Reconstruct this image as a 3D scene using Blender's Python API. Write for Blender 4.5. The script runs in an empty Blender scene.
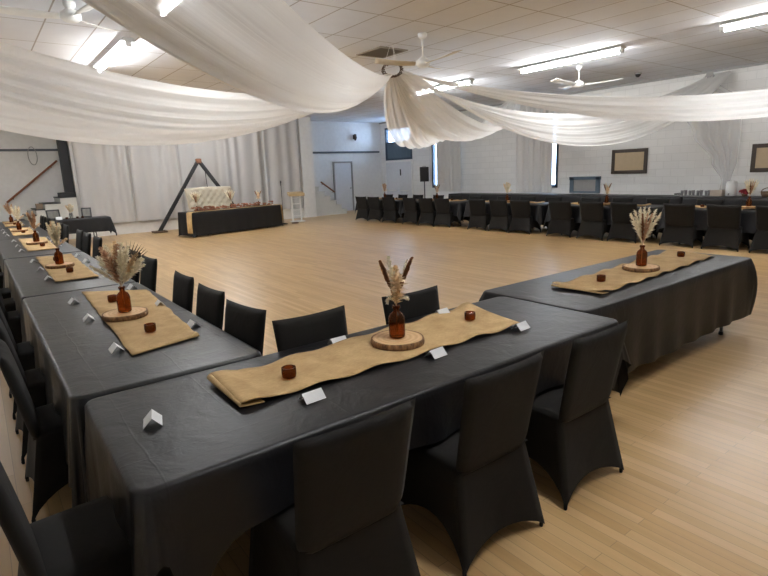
import bpy, bmesh, math, random
from mathutils import Vector, Matrix, noise
PI = math.pi
S = bpy.context.scene
COL = S.collection
random.seed(7)

# ---------------------------------------------------------------- materials
MATS = {}
def new_mat(name):
    m = bpy.data.materials.new(name); m.use_nodes = True
    nt = m.node_tree; b = nt.nodes['Principled BSDF']
    MATS[name] = m
    return m, nt, b
def N(nt, t, **kw):
    n = nt.nodes.new(t)
    for k, v in kw.items():
        if k in n.inputs: n.inputs[k].default_value = v
        else: setattr(n, k, v)
    return n
def L(nt, a, b): nt.links.new(a, b)
def rgb(r, g, b):  # sRGB 0-255 to linear
    f = lambda c: (c/255/12.92) if c/255 <= .04045 else ((c/255+.055)/1.055)**2.4
    return (f(r), f(g), f(b), 1)
def simple(name, col, rough=.6, metal=0., noise_amt=.08, scale=8., bump=0., bscale=60., spec=.5):
    m, nt, b = new_mat(name)
    tc = N(nt, 'ShaderNodeTexCoord')
    nz = N(nt, 'ShaderNodeTexNoise', Scale=scale, Detail=4.)
    L(nt, tc.outputs['Object'], nz.inputs['Vector'])
    mx = N(nt, 'ShaderNodeMix', data_type='RGBA')
    mx.inputs[6].default_value = tuple(c*(1-noise_amt) for c in col[:3])+(1,)
    mx.inputs[7].default_value = tuple(min(1, c*(1+noise_amt)) for c in col[:3])+(1,)
    L(nt, nz.outputs['Fac'], mx.inputs[0]); L(nt, mx.outputs[2], b.inputs['Base Color'])
    b.inputs['Roughness'].default_value = rough; b.inputs['Metallic'].default_value = metal
    b.inputs['Specular IOR Level'].default_value = spec
    if bump:
        n2 = N(nt, 'ShaderNodeTexNoise', Scale=bscale, Detail=3.)
        L(nt, tc.outputs['Object'], n2.inputs['Vector'])
        bp = N(nt, 'ShaderNodeBump', Strength=bump, Distance=.01)
        L(nt, n2.outputs['Fac'], bp.inputs['Height']); L(nt, bp.outputs[0], b.inputs['Normal'])
    return m

simple('white_paint', rgb(236, 236, 234), .55, bump=.1, bscale=30)
simple('stage_white', rgb(236, 235, 231), .6, bump=.1, bscale=20)
simple('grey_trim', rgb(92, 100, 108), .5)
simple('blue_grey', rgb(92, 110, 124), .5)
simple('dark_blue_frame', rgb(60, 76, 92), .5)
simple('door_white', rgb(218, 220, 224), .45)
simple('white_metal', rgb(235, 235, 232), .4)
simple('white_plastic', rgb(236, 236, 234), .4)
simple('black_metal', rgb(28, 28, 30), .45)
simple('black_plastic', rgb(24, 26, 30), .5)
simple('black_timber', rgb(36, 37, 40), .6)
simple('rail_wood', rgb(150, 96, 62), .5)
simple('tan_wood', rgb(196, 170, 128), .5)
simple('copper_fabric', rgb(140, 96, 72), .6)
simple('steel', rgb(150, 150, 146), .35, metal=.8)
simple('leg_grey', rgb(120, 122, 120), .45, metal=.3)
simple('frame_brown', rgb(66, 54, 46), .45)
simple('board_beige', rgb(196, 176, 146), .8, bump=.1)
simple('card_white', rgb(238, 239, 240), .6, noise_amt=.01)
simple('cream_upholstery', rgb(196, 186, 166), .85, bump=.15, bscale=150)
simple('rust_flower', rgb(164, 108, 82), .8, noise_amt=.3, scale=40)
simple('red_flower', rgb(150, 34, 44), .7, noise_amt=.3, scale=30)
simple('palm_grey', rgb(104, 92, 78), .8, noise_amt=.3, scale=60)
simple('stem_dry', rgb(168, 130, 84), .8)
simple('photo_print', rgb(120, 118, 112), .4, noise_amt=.6, scale=14)
simple('bread_brown', rgb(120, 98, 76), .8, noise_amt=.2, scale=20)
simple('beige_box', rgb(190, 176, 162), .7)
simple('twig_brown', rgb(96, 78, 64), .8, noise_amt=.3, scale=50)
simple('vent_grey', rgb(150, 142, 132), .7)
simple('slat_grey', rgb(112, 105, 96), .7)
simple('fan_blade', rgb(198, 186, 164), .5)
simple('step_white', rgb(214, 213, 206), .6, bump=.2, bscale=60)
simple('dark_nosing', rgb(44, 48, 54), .6)
simple('brown_box', rgb(140, 120, 100), .7, noise_amt=.3, scale=15)
simple('grey_fill', rgb(158, 158, 156), .6)

def fabric_black(name, col, rough, sheen, crease, spec=.4):
    m, nt, b = new_mat(name)
    tc = N(nt, 'ShaderNodeTexCoord')
    b.inputs['Base Color'].default_value = col
    b.inputs['Roughness'].default_value = rough
    b.inputs['Sheen Weight'].default_value = sheen
    b.inputs['Sheen Roughness'].default_value = .5
    n1 = N(nt, 'ShaderNodeTexNoise', Scale=5., Detail=3., Distortion=1.2)
    L(nt, tc.outputs['Object'], n1.inputs['Vector'])
    bp = N(nt, 'ShaderNodeBump', Strength=.25, Distance=.02)
    L(nt, n1.outputs['Fac'], bp.inputs['Height'])
    last = bp
    if crease:   # fold lines left by packing: a grid of shallow creases
        br = N(nt, 'ShaderNodeTexBrick', Scale=1., offset=0.)
        br.inputs['Mortar Size'].default_value = .006; br.inputs['Mortar Smooth'].default_value = 1.
        br.inputs['Brick Width'].default_value = .37; br.inputs['Row Height'].default_value = .24
        n3 = N(nt, 'ShaderNodeTexNoise', Scale=6.); mp = N(nt, 'ShaderNodeVectorMath', operation='MULTIPLY_ADD')
        mp.inputs[1].default_value = (.03, .03, .03)
        L(nt, tc.outputs['Object'], n3.inputs['Vector']); L(nt, n3.outputs['Color'], mp.inputs[0]); L(nt, tc.outputs['Object'], mp.inputs[2])
        L(nt, mp.outputs[0], br.inputs['Vector'])
        b2 = N(nt, 'ShaderNodeBump', Strength=crease, Distance=.012)
        L(nt, br.outputs['Fac'], b2.inputs['Height']); L(nt, bp.outputs[0], b2.inputs['Normal'])
        last = b2
        # short wrinkles
        wv = N(nt, 'ShaderNodeTexNoise', Scale=16., Detail=2., Distortion=2.5)
        L(nt, tc.outputs['Object'], wv.inputs['Vector'])
        b3 = N(nt, 'ShaderNodeBump', Strength=.12, Distance=.008)
        L(nt, wv.outputs['Fac'], b3.inputs['Height']); L(nt, b2.outputs[0], b3.inputs['Normal'])
        last = b3
    L(nt, last.outputs[0], b.inputs['Normal'])
    b.inputs['Specular IOR Level'].default_value = spec
    return m
fabric_black('tablecloth_black', rgb(21, 21, 24), .45, .0, .07)
fabric_black('tablecloth_satin', rgb(23, 25, 28), .38, .03, .09)
fabric_black('spandex_black', rgb(21, 19, 17), .8, .03, 0, .3)

def burlap():
    m, nt, b = new_mat('burlap')
    tc = N(nt, 'ShaderNodeTexCoord')
    n1 = N(nt, 'ShaderNodeTexNoise', Scale=9., Detail=6.)
    mp = N(nt, 'ShaderNodeMapping'); mp.inputs['Scale'].default_value = (40, 400, 1)
    n2 = N(nt, 'ShaderNodeTexNoise', Scale=1., Detail=2.)
    L(nt, tc.outputs['Object'], n1.inputs['Vector']); L(nt, tc.outputs['Object'], mp.inputs[0]); L(nt, mp.outputs[0], n2.inputs['Vector'])
    ad = N(nt, 'ShaderNodeMath', operation='ADD'); L(nt, n1.outputs['Fac'], ad.inputs[0]); L(nt, n2.outputs['Fac'], ad.inputs[1])
    cr = N(nt, 'ShaderNodeValToRGB'); e = cr.color_ramp.elements
    e[0].position = .55; e[0].color = rgb(178, 146, 98); e[1].position = 1.; e[1].color = rgb(212, 181, 132)
    hf = N(nt, 'ShaderNodeMath', operation='MULTIPLY'); hf.inputs[1].default_value = .75
    L(nt, ad.outputs[0], hf.inputs[0]); L(nt, hf.outputs[0], cr.inputs[0]); L(nt, cr.outputs[0], b.inputs['Base Color'])
    b.inputs['Roughness'].default_value = .9
    bp = N(nt, 'ShaderNodeBump', Strength=.3, Distance=.004); L(nt, n2.outputs['Fac'], bp.inputs['Height']); L(nt, bp.outputs[0], b.inputs['Normal'])
burlap()

def wood_slice_mats():
    m, nt, b = new_mat('slice_top')
    tc = N(nt, 'ShaderNodeTexCoord')
    wv = N(nt, 'ShaderNodeTexWave', wave_type='RINGS', rings_direction='SPHERICAL', Scale=11., Distortion=3., Detail=3.)
    wv.inputs['Detail Scale'].default_value = 2.
    L(nt, tc.outputs['Object'], wv.inputs['Vector'])
    cr = N(nt, 'ShaderNodeValToRGB'); e = cr.color_ramp.elements
    e[0].color = rgb(212, 172, 122); e[1].color = rgb(228, 192, 144)
    L(nt, wv.outputs['Fac'], cr.inputs[0]); L(nt, cr.outputs[0], b.inputs['Base Color']); b.inputs['Roughness'].default_value = .6
    m, nt, b = new_mat('bark')
    tc = N(nt, 'ShaderNodeTexCoord')
    mp = N(nt, 'ShaderNodeMapping'); mp.inputs['Scale'].default_value = (1, 1, .35)
    nz = N(nt, 'ShaderNodeTexNoise', Scale=70., Detail=5.); L(nt, tc.outputs['Object'], mp.inputs[0]); L(nt, mp.outputs[0], nz.inputs['Vector'])
    cr = N(nt, 'ShaderNodeValToRGB'); e = cr.color_ramp.elements
    e[0].position = .3; e[0].color = rgb(84, 58, 38); e[1].position = .75; e[1].color = rgb(168, 126, 84)
    L(nt, nz.outputs['Fac'], cr.inputs[0]); L(nt, cr.outputs[0], b.inputs['Base Color']); b.inputs['Roughness'].default_value = .85
    bp = N(nt, 'ShaderNodeBump', Strength=.7, Distance=.006); L(nt, nz.outputs['Fac'], bp.inputs['Height']); L(nt, bp.outputs[0], b.inputs['Normal'])
wood_slice_mats()

def glassy(name, col, gl=.12, solid=None, solid_amt=0):
    m, nt, b = new_mat(name)
    out = nt.nodes['Material Output']
    tr = N(nt, 'ShaderNodeBsdfTransparent'); tr.inputs[0].default_value = col
    go = N(nt, 'ShaderNodeBsdfGlossy'); go.inputs[0].default_value = (1, 1, 1, 1); go.inputs['Roughness'].default_value = .08
    lw = N(nt, 'ShaderNodeLayerWeight', Blend=gl)
    mx = N(nt, 'ShaderNodeMixShader'); L(nt, lw.outputs['Fresnel'], mx.inputs[0])
    if solid:
        df = N(nt, 'ShaderNodeBsdfDiffuse'); df.inputs[0].default_value = solid
        m2 = N(nt, 'ShaderNodeMixShader'); m2.inputs[0].default_value = solid_amt
        L(nt, tr.outputs[0], m2.inputs[1]); L(nt, df.outputs[0], m2.inputs[2]); L(nt, m2.outputs[0], mx.inputs[1])
    else: L(nt, tr.outputs[0], mx.inputs[1])
    L(nt, go.outputs[0], mx.inputs[2]); L(nt, mx.outputs[0], out.inputs[0])
    nt.nodes.remove(b)
glassy('amber_glass', rgb(212, 146, 82), .16, rgb(110, 64, 30), .34)
glassy('clear_glass', (.94, .96, .97, 1), .2)
glassy('cup_plastic', (.86, .87, .88, 1), .3, rgb(210, 210, 212), .35)

def sheer(name, col, transl, alpha, streak=0):
    m, nt, b = new_mat(name)
    out = nt.nodes['Material Output']
    df = N(nt, 'ShaderNodeBsdfDiffuse'); df.inputs[0].default_value = col
    tl = N(nt, 'ShaderNodeBsdfTranslucent'); tl.inputs[0].default_value = col
    m1 = N(nt, 'ShaderNodeMixShader'); m1.inputs[0].default_value = transl
    L(nt, df.outputs[0], m1.inputs[1]); L(nt, tl.outputs[0], m1.inputs[2])
    tp = N(nt, 'ShaderNodeBsdfTransparent')
    m2 = N(nt, 'ShaderNodeMixShader'); m2.inputs[0].default_value = alpha
    L(nt, tp.outputs[0], m2.inputs[1]); L(nt, m1.outputs[0], m2.inputs[2])
    L(nt, m2.outputs[0], out.inputs[0]); nt.nodes.remove(b)
    if streak:   # fine gathers running the length of the cloth
        uv = N(nt, 'ShaderNodeUVMap')
        mp = N(nt, 'ShaderNodeMapping'); mp.inputs['Scale'].default_value = (1.2, streak, 1)
        nz = N(nt, 'ShaderNodeTexNoise', Scale=1., Detail=3.)
        L(nt, uv.outputs[0], mp.inputs[0]); L(nt, mp.outputs[0], nz.inputs['Vector'])
        bp = N(nt, 'ShaderNodeBump', Strength=.4, Distance=.03)
        L(nt, nz.outputs['Fac'], bp.inputs['Height'])
        L(nt, bp.outputs[0], df.inputs['Normal']); L(nt, bp.outputs[0], tl.inputs['Normal'])
sheer('drape_white', (.88, .87, .85, 1), .38, .94, 22)
for n_, c_ in (('cream', (255, 248, 230)), ('tan', (243, 219, 184)), ('rose', (218, 182, 154)), ('brown', (150, 106, 78))):
    sheer('pampas_'+n_, rgb(*c_), .4, 1.)
sheer('drape_dense', (.88, .87, .85, 1), .38, 1., 22)
sheer('drape_sheer', (.88, .87, .86, 1), .35, .42, 20)
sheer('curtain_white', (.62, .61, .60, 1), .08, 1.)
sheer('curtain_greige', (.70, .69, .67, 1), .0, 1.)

def floor_mat():
    m, nt, b = new_mat('maple_floor')
    tc = N(nt, 'ShaderNodeTexCoord')
    mp = N(nt, 'ShaderNodeMapping'); mp.inputs['Rotation'].default_value = (0, 0, PI/2)
    L(nt, tc.outputs['Object'], mp.inputs[0])
    br = N(nt, 'ShaderNodeTexBrick', Scale=1., offset=.37)
    br.inputs['Brick Width'].default_value = 1.1; br.inputs['Row Height'].default_value = .062
    br.inputs['Mortar Size'].default_value = .0018; br.inputs['Mortar Smooth'].default_value = .4
    br.inputs['Color1'].default_value = rgb(215, 183, 135); br.inputs['Color2'].default_value = rgb(196, 160, 110)
    br.inputs['Mortar'].default_value = rgb(168, 140, 102)
    L(nt, mp.outputs[0], br.inputs['Vector'])
    m2 = N(nt, 'ShaderNodeMapping'); m2.inputs['Scale'].default_value = (14, .8, 1)
    L(nt, tc.outputs['Object'], m2.inputs[0])
    nz = N(nt, 'ShaderNodeTexNoise', Scale=1.6, Detail=5.); L(nt, m2.outputs[0], nz.inputs['Vector'])
    mx = N(nt, 'ShaderNodeMix', data_type='RGBA', blend_type='MULTIPLY'); mx.inputs[0].default_value = .5
    cr = N(nt, 'ShaderNodeValToRGB'); e = cr.color_ramp.elements
    e[0].position = .25; e[0].color = (.72, .68, .62, 1); e[1].position = .7; e[1].color = (1.05, 1.03, 1., 1)
    L(nt, nz.outputs['Fac'], cr.inputs[0]); L(nt, br.outputs['Color'], mx.inputs[6]); L(nt, cr.outputs[0], mx.inputs[7])
    L(nt, mx.outputs[2], b.inputs['Base Color'])
    n3 = N(nt, 'ShaderNodeTexNoise', Scale=.9, Detail=3.); L(nt, tc.outputs['Object'], n3.inputs['Vector'])
    mr = N(nt, 'ShaderNodeMapRange'); mr.inputs['To Min'].default_value = .27; mr.inputs['To Max'].default_value = .36
    L(nt, n3.outputs['Fac'], mr.inputs[0]); L(nt, mr.outputs[0], b.inputs['Roughness'])
    b.inputs['Specular IOR Level'].default_value = .5
floor_mat()

def block_wall():
    m, nt, b = new_mat('painted_block')
    tc = N(nt, 'ShaderNodeTexCoord')
    sp = N(nt, 'ShaderNodeSeparateXYZ'); L(nt, tc.outputs['Object'], sp.inputs[0])
    cb = N(nt, 'ShaderNodeCombineXYZ'); L(nt, sp.outputs['Y'], cb.inputs['X']); L(nt, sp.outputs['Z'], cb.inputs['Y'])
    br = N(nt, 'ShaderNodeTexBrick', Scale=1., offset=.5)
    br.inputs['Brick Width'].default_value = .42; br.inputs['Row Height'].default_value = .21
    br.inputs['Mortar Size'].default_value = .008; br.inputs['Mortar Smooth'].default_value = .5
    br.inputs['Color1'].default_value = rgb(236, 236, 234); br.inputs['Color2'].default_value = rgb(231, 231, 229)
    br.inputs['Mortar'].default_value = rgb(219, 219, 217)
    L(nt, cb.outputs[0], br.inputs['Vector']); L(nt, br.outputs['Color'], b.inputs['Base Color'])
    bp = N(nt, 'ShaderNodeBump', Strength=.5, Distance=.01, invert=True); L(nt, br.outputs['Fac'], bp.inputs['Height']); L(nt, bp.outputs[0], b.inputs['Normal'])
    b.inputs['Roughness'].default_value = .5
block_wall()

def ceiling_mat():
    m, nt, b = new_mat('ceiling_tile')
    tc = N(nt, 'ShaderNodeTexCoord')
    mp = N(nt, 'ShaderNodeMapping'); mp.inputs['Rotation'].default_value = (0, 0, PI/2); mp.inputs['Location'].default_value = (.22, .12, 0)
    L(nt, tc.outputs['Object'], mp.inputs[0])
    br = N(nt, 'ShaderNodeTexBrick', Scale=1., offset=0.)
    br.inputs['Brick Width'].default_value = 1.3; br.inputs['Row Height'].default_value = .66
    br.inputs['Mortar Size'].default_value = .011; br.inputs['Mortar Smooth'].default_value = .1
    br.inputs['Color1'].default_value = rgb(234, 237, 243); br.inputs['Color2'].default_value = rgb(228, 230, 235)
    br.inputs['Mortar'].default_value = rgb(176, 170, 164)
    L(nt, mp.outputs[0], br.inputs['Vector'])
    nz = N(nt, 'ShaderNodeTexNoise', Scale=3., Detail=6., Roughness=.7); L(nt, tc.outputs['Object'], nz.inputs['Vector'])
    mx = N(nt, 'ShaderNodeMix', data_type='RGBA', blend_type='MULTIPLY'); mx.inputs[0].default_value = .12
    L(nt, br.outputs['Color'], mx.inputs[6]); L(nt, nz.outputs['Fac'], mx.inputs[7]); L(nt, mx.outputs[2], b.inputs['Base Color'])
    b.inputs['Roughness'].default_value = .8
    bp = N(nt, 'ShaderNodeBump', Strength=.5, Distance=.02); L(nt, br.outputs['Fac'], bp.inputs['Height']); L(nt, bp.outputs[0], b.inputs['Normal'])
ceiling_mat()

def emit(name, col, strength):
    m, nt, b = new_mat(name)
    b.inputs['Base Color'].default_value = (.9, .9, .9, 1)
    b.inputs['Emission Color'].default_value = col; b.inputs['Emission Strength'].default_value = strength
emit('tube_glow', (.97, .985, 1., 1), 54.)

# ---------------------------------------------------------------- mesh helpers
def link_mesh(name, bm, mat, parent=None, smooth=True, loc=(0, 0, 0), rz=0., bevel=0.):
    me = bpy.data.meshes.new(name)
    bmesh.ops.recalc_face_normals(bm, faces=bm.faces[:])
    bm.to_mesh(me); bm.free()
    for m in (mat if isinstance(mat, (list, tuple)) else [mat]): me.materials.append(MATS[m])
    if smooth:
        for p in me.polygons: p.use_smooth = True
    o = bpy.data.objects.new(name, me); COL.objects.link(o)
    o.location = loc; o.rotation_euler = (0, 0, rz)
    if parent: o.parent = parent
    if bevel:
        md = o.modifiers.new('bevel', 'BEVEL'); md.width = bevel; md.segments = 2; md.limit_method = 'ANGLE'
    return o
def tag(o, label, cat, group=None):
    o['label'] = label; o['category'] = cat
    if group: o['group'] = group
    return o
def thing(name, label, cat, loc=(0, 0, 0), rz=0., group=None):
    o = bpy.data.objects.new(name, None); o.empty_display_size = .1; COL.objects.link(o)
    o.location = loc; o.rotation_euler = (0, 0, rz)
    return tag(o, label, cat, group)
def struct(o): o['kind'] = 'structure'; return o
def dup(root, loc, rz, label, group=None, scale=None):
    r = root.copy(); COL.objects.link(r); r.location = loc; r.rotation_euler = (0, 0, rz); r['label'] = label
    if group: r['group'] = group
    if scale: r.scale = scale
    for ch in list(root.children):
        c = ch.copy(); COL.objects.link(c); c.parent = r
        for g in list(ch.children):
            d = g.copy(); COL.objects.link(d); d.parent = c
    return r
def box(bm, x0, x1, y0, y1, z0, z1, mi=0):
    v = [bm.verts.new(p) for p in ((x0,y0,z0),(x1,y0,z0),(x1,y1,z0),(x0,y1,z0),(x0,y0,z1),(x1,y0,z1),(x1,y1,z1),(x0,y1,z1))]
    for f in ((0,3,2,1),(4,5,6,7),(0,1,5,4),(1,2,6,5),(2,3,7,6),(3,0,4,7)):
        fc = bm.faces.new([v[i] for i in f]); fc.material_index = mi
    return v
def bar(bm, a, b, w, h, up=(0, 0, 1)):      # rectangular bar from a to b
    a = Vector(a); b = Vector(b); d = (b-a).normalized(); u = Vector(up)
    s = d.cross(u)
    if s.length < 1e-4: s = d.cross(Vector((1, 0, 0)))
    s.normalize(); u = s.cross(d).normalized()
    vs = []
    for p in (a, b):
        for i, j in ((-1,-1),(1,-1),(1,1),(-1,1)): vs.append(bm.verts.new(p+s*i*w/2+u*j*h/2))
    for f in ((0,1,2,3),(7,6,5,4),(0,4,5,1),(1,5,6,2),(2,6,7,3),(3,7,4,0)): bm.faces.new([vs[i] for i in f])
def tube(bm, pts, r, seg=8, cap=True):
    pts = [Vector(p) for p in pts]; rs = r if isinstance(r, (list, tuple)) else [r]*len(pts)
    rings = []
    for i, p in enumerate(pts):
        d = (pts[min(i+1, len(pts)-1)]-pts[max(i-1, 0)]).normalized()
        u = Vector((0, 0, 1)) if abs(d.z) < .9 else Vector((1, 0, 0))
        s = d.cross(u).normalized(); t = s.cross(d)
        rings.append([bm.verts.new(p+(s*math.cos(2*PI*k/seg)+t*math.sin(2*PI*k/seg))*rs[i]) for k in range(seg)])
    for a, b in zip(rings, rings[1:]):
        for k in range(seg): bm.faces.new((a[k], a[(k+1)%seg], b[(k+1)%seg], b[k]))
    if cap: bm.faces.new(rings[0][::-1]); bm.faces.new(rings[-1])
def lathe(bm, prof, seg=24, c=(0, 0, 0), close_top=True, close_bot=True):
    rings = []
    for r, z in prof: rings.append([bm.verts.new((c[0]+r*math.cos(2*PI*k/seg), c[1]+r*math.sin(2*PI*k/seg), c[2]+z)) for k in range(seg)])
    for a, b in zip(rings, rings[1:]):
        for k in range(seg): bm.faces.new((a[k], a[(k+1)%seg], b[(k+1)%seg], b[k]))
    if close_bot: bm.faces.new(rings[0][::-1])
    if close_top: bm.faces.new(rings[-1])
def grid(bm, fn, nu, nv, uvs=False):
    vs = [[bm.verts.new(fn(i/nu, j/nv)) for j in range(nv+1)] for i in range(nu+1)]
    lay = bm.loops.layers.uv.verify() if uvs else None
    for i in range(nu):
        for j in range(nv):
            f = bm.faces.new((vs[i][j], vs[i+1][j], vs[i+1][j+1], vs[i][j+1]))
            if lay:
                for lp, (a, b) in zip(f.loops, ((i,j),(i+1,j),(i+1,j+1),(i,j+1))): lp[lay].uv = (a/nu, b/nv)
    return vs
def pillow(bm, fn, nu=14, nv=14):
    """closed cushion-like panel: fn(s,t,side) with s,t in -1..1 and side -1/+1; both sides meet on the rim"""
    A = [[bm.verts.new(fn(2*i/nu-1, 2*j/nv-1, 1)) for j in range(nv+1)] for i in range(nu+1)]
    B = [[A[i][j] if i in (0, nu) or j in (0, nv) else bm.verts.new(fn(2*i/nu-1, 2*j/nv-1, -1)) for j in range(nv+1)] for i in range(nu+1)]
    for i in range(nu):
        for j in range(nv):
            bm.faces.new((A[i][j], A[i+1][j], A[i+1][j+1], A[i][j+1]))
            bm.faces.new((B[i][j+1], B[i+1][j+1], B[i+1][j], B[i][j]))
def wob(x, s=0.): return noise.noise(Vector((x, s*7.31+.37, s*1.7)))
ORD = ['nearest', 'second', 'third', 'fourth', 'fifth', 'sixth', 'seventh', 'eighth', 'ninth', 'tenth',
       'eleventh', 'twelfth', 'thirteenth', 'fourteenth', 'fifteenth']

# ---------------------------------------------------------------- room shell
XL, XR, YN, YB, ZC = -2.6, 15.76, -5., 20.85, 3.94
YS, SX0, SX1 = 19.4, 2.62, 11.15           # stage front
bm = bmesh.new(); box(bm, XL-.2, XR+.2, YN-.2, YB+.2, -.12, 0); struct(link_mesh('floor', bm, 'maple_floor', smooth=False))
bm = bmesh.new(); box(bm, XL-.2, XR+.2, YN-.2, YB+.2, ZC, ZC+.15); struct(link_mesh('ceiling', bm, 'ceiling_tile', smooth=False))
bm = bmesh.new(); box(bm, XL-.2, XL, YN, YB, 0, ZC); struct(link_mesh('wall_left', bm, 'white_paint', smooth=False))
bm = bmesh.new(); box(bm, XL-.2, XR+.2, YN-.2, YN, 0, ZC); struct(link_mesh('wall_near', bm, 'white_paint', smooth=False))
bm = bmesh.new(); box(bm, XL-.2, XR+.2, YB, YB+.2, 0, ZC); struct(link_mesh('wall_back', bm, 'white_paint', smooth=False))
bm = bmesh.new(); box(bm, SX0, SX1, YS, YB-.01, 0, ZC); struct(link_mesh('wall_stage', bm, 'stage_white', smooth=False))
# right wall with its three window openings
W = [(18.55, 20.45, 2.2, 3.66), (15.75, 17.25, .95, 3.35), (11.04, 12.45, .95, 3.35)]
bm = bmesh.new(); ys = YN
for (a, b, z0, z1) in sorted(W):
    box(bm, XR, XR+.2, ys, a, 0, ZC); box(bm, XR, XR+.2, a, b, 0, z0); box(bm, XR, XR+.2, a, b, z1, ZC); ys = b
box(bm, XR, XR+.2, ys, YB, 0, ZC)
struct(link_mesh('wall_right', bm, 'painted_block', smooth=False))
def window(n, a, b, z0, z1, board):
    t = bpy.data.objects.new('window_%d' % n, None); COL.objects.link(t); t.location = (XR, a, z0); struct(t)
    w, h = b-a, z1-z0; bm = bmesh.new()
    for (y0, y1, q0, q1) in ((0, .08, 0, h), (w-.08, w, 0, h), (0, w, h-.08, h), (0, w, 0, .08)): box(bm, -.03, .12, y0, y1, q0, q1)
    box(bm, -.0, .1, .08, w-.08, h*board-.03, h*board+.03)
    link_mesh('window_frame', bm, 'dark_blue_frame', t, smooth=False)
    bm = bmesh.new(); box(bm, .05, .056, .07, w-.07, h*board, h-.07); link_mesh('window_pane', bm, 'clear_glass', t, smooth=False)
    bm = bmesh.new(); box(bm, .02, .07, .07, w-.07, .06, h*board)
    for k in range(1, 9): box(bm, .014, .02, w*k/9-.008, w*k/9+.008, .07, h*board-.03)
    link_mesh('lower_board', bm, 'blue_grey', t, smooth=False)
    return t
window(1, *W[0], .54); window(2, *W[1], .03); window(3, *W[2], .03)
# doors
def door(n, label_mat, loc, rz, w, h, panels, leaves=1):
    t = bpy.data.objects.new('door_%d' % n, None); COL.objects.link(t); t.location = loc; t.rotation_euler = (0, 0, rz); struct(t)
    bm = bmesh.new()
    for (x0, x1, z0, z1) in ((-.07, 0, 0, h+.07), (w, w+.07, 0, h+.07), (0, w, h, h+.07)): box(bm, x0, x1, -.05, .0, z0, z1)
    link_mesh('door_frame', bm, 'white_paint' if panels else 'grey_fill', t, smooth=False)
    lw = w/leaves
    for k in range(leaves):
        bm = bmesh.new(); box(bm, k*lw+.006, (k+1)*lw-.006, -.03, -.001, .005, h-.005)
        if panels:
            for (z0, z1) in ((.12, .85), (1., h-.15)): box(bm, k*lw+.12, (k+1)*lw-.12, -.038, -.03, z0, z1)
        lf = link_mesh('door_leaf', bm, 'door_white', t, smooth=False)
        bm = bmesh.new()
        if panels: bar(bm, (k*lw+.15, -.07, .82), ((k+1)*lw-.15, -.07, .82), .05, .04); box(bm, k*lw+.15, k*lw+.2, -.07, -.03, .8, .84); box(bm, (k+1)*lw-.2, (k+1)*lw-.15, -.07, -.03, .8, .84)
        else: lathe(bm, [(.02, 0), (.035, .02), (.02, .05)], 12, (w-.08, -.05, 1.0))
        link_mesh('door_handle', bm, 'white_metal' if panels else 'steel', lf)
    return t
door(1, '', (13.1, YB, 0), 0, .9, 2.15, False)
d2 = door(2, '', (XR, 20.45, 0), -PI/2, 1.85, 2.1, True, 2)
bm = bmesh.new(); box(bm, 1.06, 1.12, -.06, -.03, 1.5, 1.78); link_mesh('door_closer', bm, 'black_metal', d2, smooth=False)
# dark rails along the back wall
bm = bmesh.new(); box(bm, SX1, XR-.12, YB-.05, YB-.001, 2.58, 2.66); struct(link_mesh('trim_1', bm, 'grey_trim', smooth=False))
bm = bmesh.new(); box(bm, XL, SX0, YB-.05, YB-.001, 2.77, 2.84); struct(link_mesh('trim_2', bm, 'grey_trim', smooth=False))
bm = bmesh.new(); box(bm, SX0, SX1+.0, YS-.03, YS-.001, .30, .34); struct(link_mesh('trim_3', bm, 'stage_white', smooth=False))
bm = bmesh.new(); box(bm, XR-.05, XR-.001, YN, YB, ZC-.06, ZC); struct(link_mesh('trim_4', bm, 'grey_fill', smooth=False))

# ---------------------------------------------------------------- stage side: stairs, post, rails, curtains
def stairs(name, label, x_start, x_end, y0, y1, z_top, n, mats=('step_white', 'dark_nosing'), cuts=None):
    t = thing(name, label, 'stairs', (x_start, y0, 0))
    run = (x_end-x_start)/n
    for k in range(n):
        zt = z_top*(n-k)/n if k >= 0 else z_top
        bm = bmesh.new(); c0, c1 = (cuts[k], cuts[k+1]) if cuts else (k*run, (k+1)*run); xa, xb = sorted((c0, c1)); box(bm, xa, xb, 0, y1-y0, 0, zt-.025)
        s = link_mesh('step', bm, mats[0], t, smooth=False)
        bm = bmesh.new(); xa, xb = sorted((c0, c1+math.copysign(.02, run))); box(bm, xa, xb, -.015, y1-y0, zt-.025, zt)
        link_mesh('tread', bm, mats[1], s, smooth=False)
    return t
stairs('stage_stairs', 'white steps dropping right from the stage end towards the white back door', SX1+.01, 12.75, 19.45, 20.8, 1.2, 6, ('step_white', 'step_white'))
stairs('stage_stairs', 'white steps with dark treads beside the black post, far left', 2.6, .3, 19.3, 20.8, 1.31, 8, cuts=(0, -.45, -.88, -1.13, -1.38, -1.63, -1.88, -2.13, -2.38))
def handrail(label, a, b, n):
    t = thing('handrail', label, 'handrail', a)
    d = Vector(b)-Vector(a); bm = bmesh.new(); tube(bm, [(0, 0, 0), d*.5, d], .032, 10); link_mesh('rail', bm, 'rail_wood', t)
    for f in (.12, .88):
        p = d*f; bm = bmesh.new(); tube(bm, [p, p+Vector((0, .03, -.06)), p+Vector((0, YB-a[1]-.004, -.06))], .01, 6); link_mesh('bracket', bm, 'rail_wood', t)
handrail('brown wooden handrail sloping down the wall right of the stage', (12.32, 20.75, 1.36), (13.0, 20.75, .89), 2)
handrail('brown wooden handrail climbing the wall at far left', (.85, 20.75, 1.2), (2.40, 20.75, 2.46), 2)
t = thing('post', 'tall black post standing on the top step, left of the white curtain', 'post', (2.48, 19.45, 1.31))
bm = bmesh.new(); box(bm, -.13, .12, 0, .3, .14, ZC-1.31-.001); link_mesh('shaft', bm, 'black_timber', t, smooth=False, bevel=.01)
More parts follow.
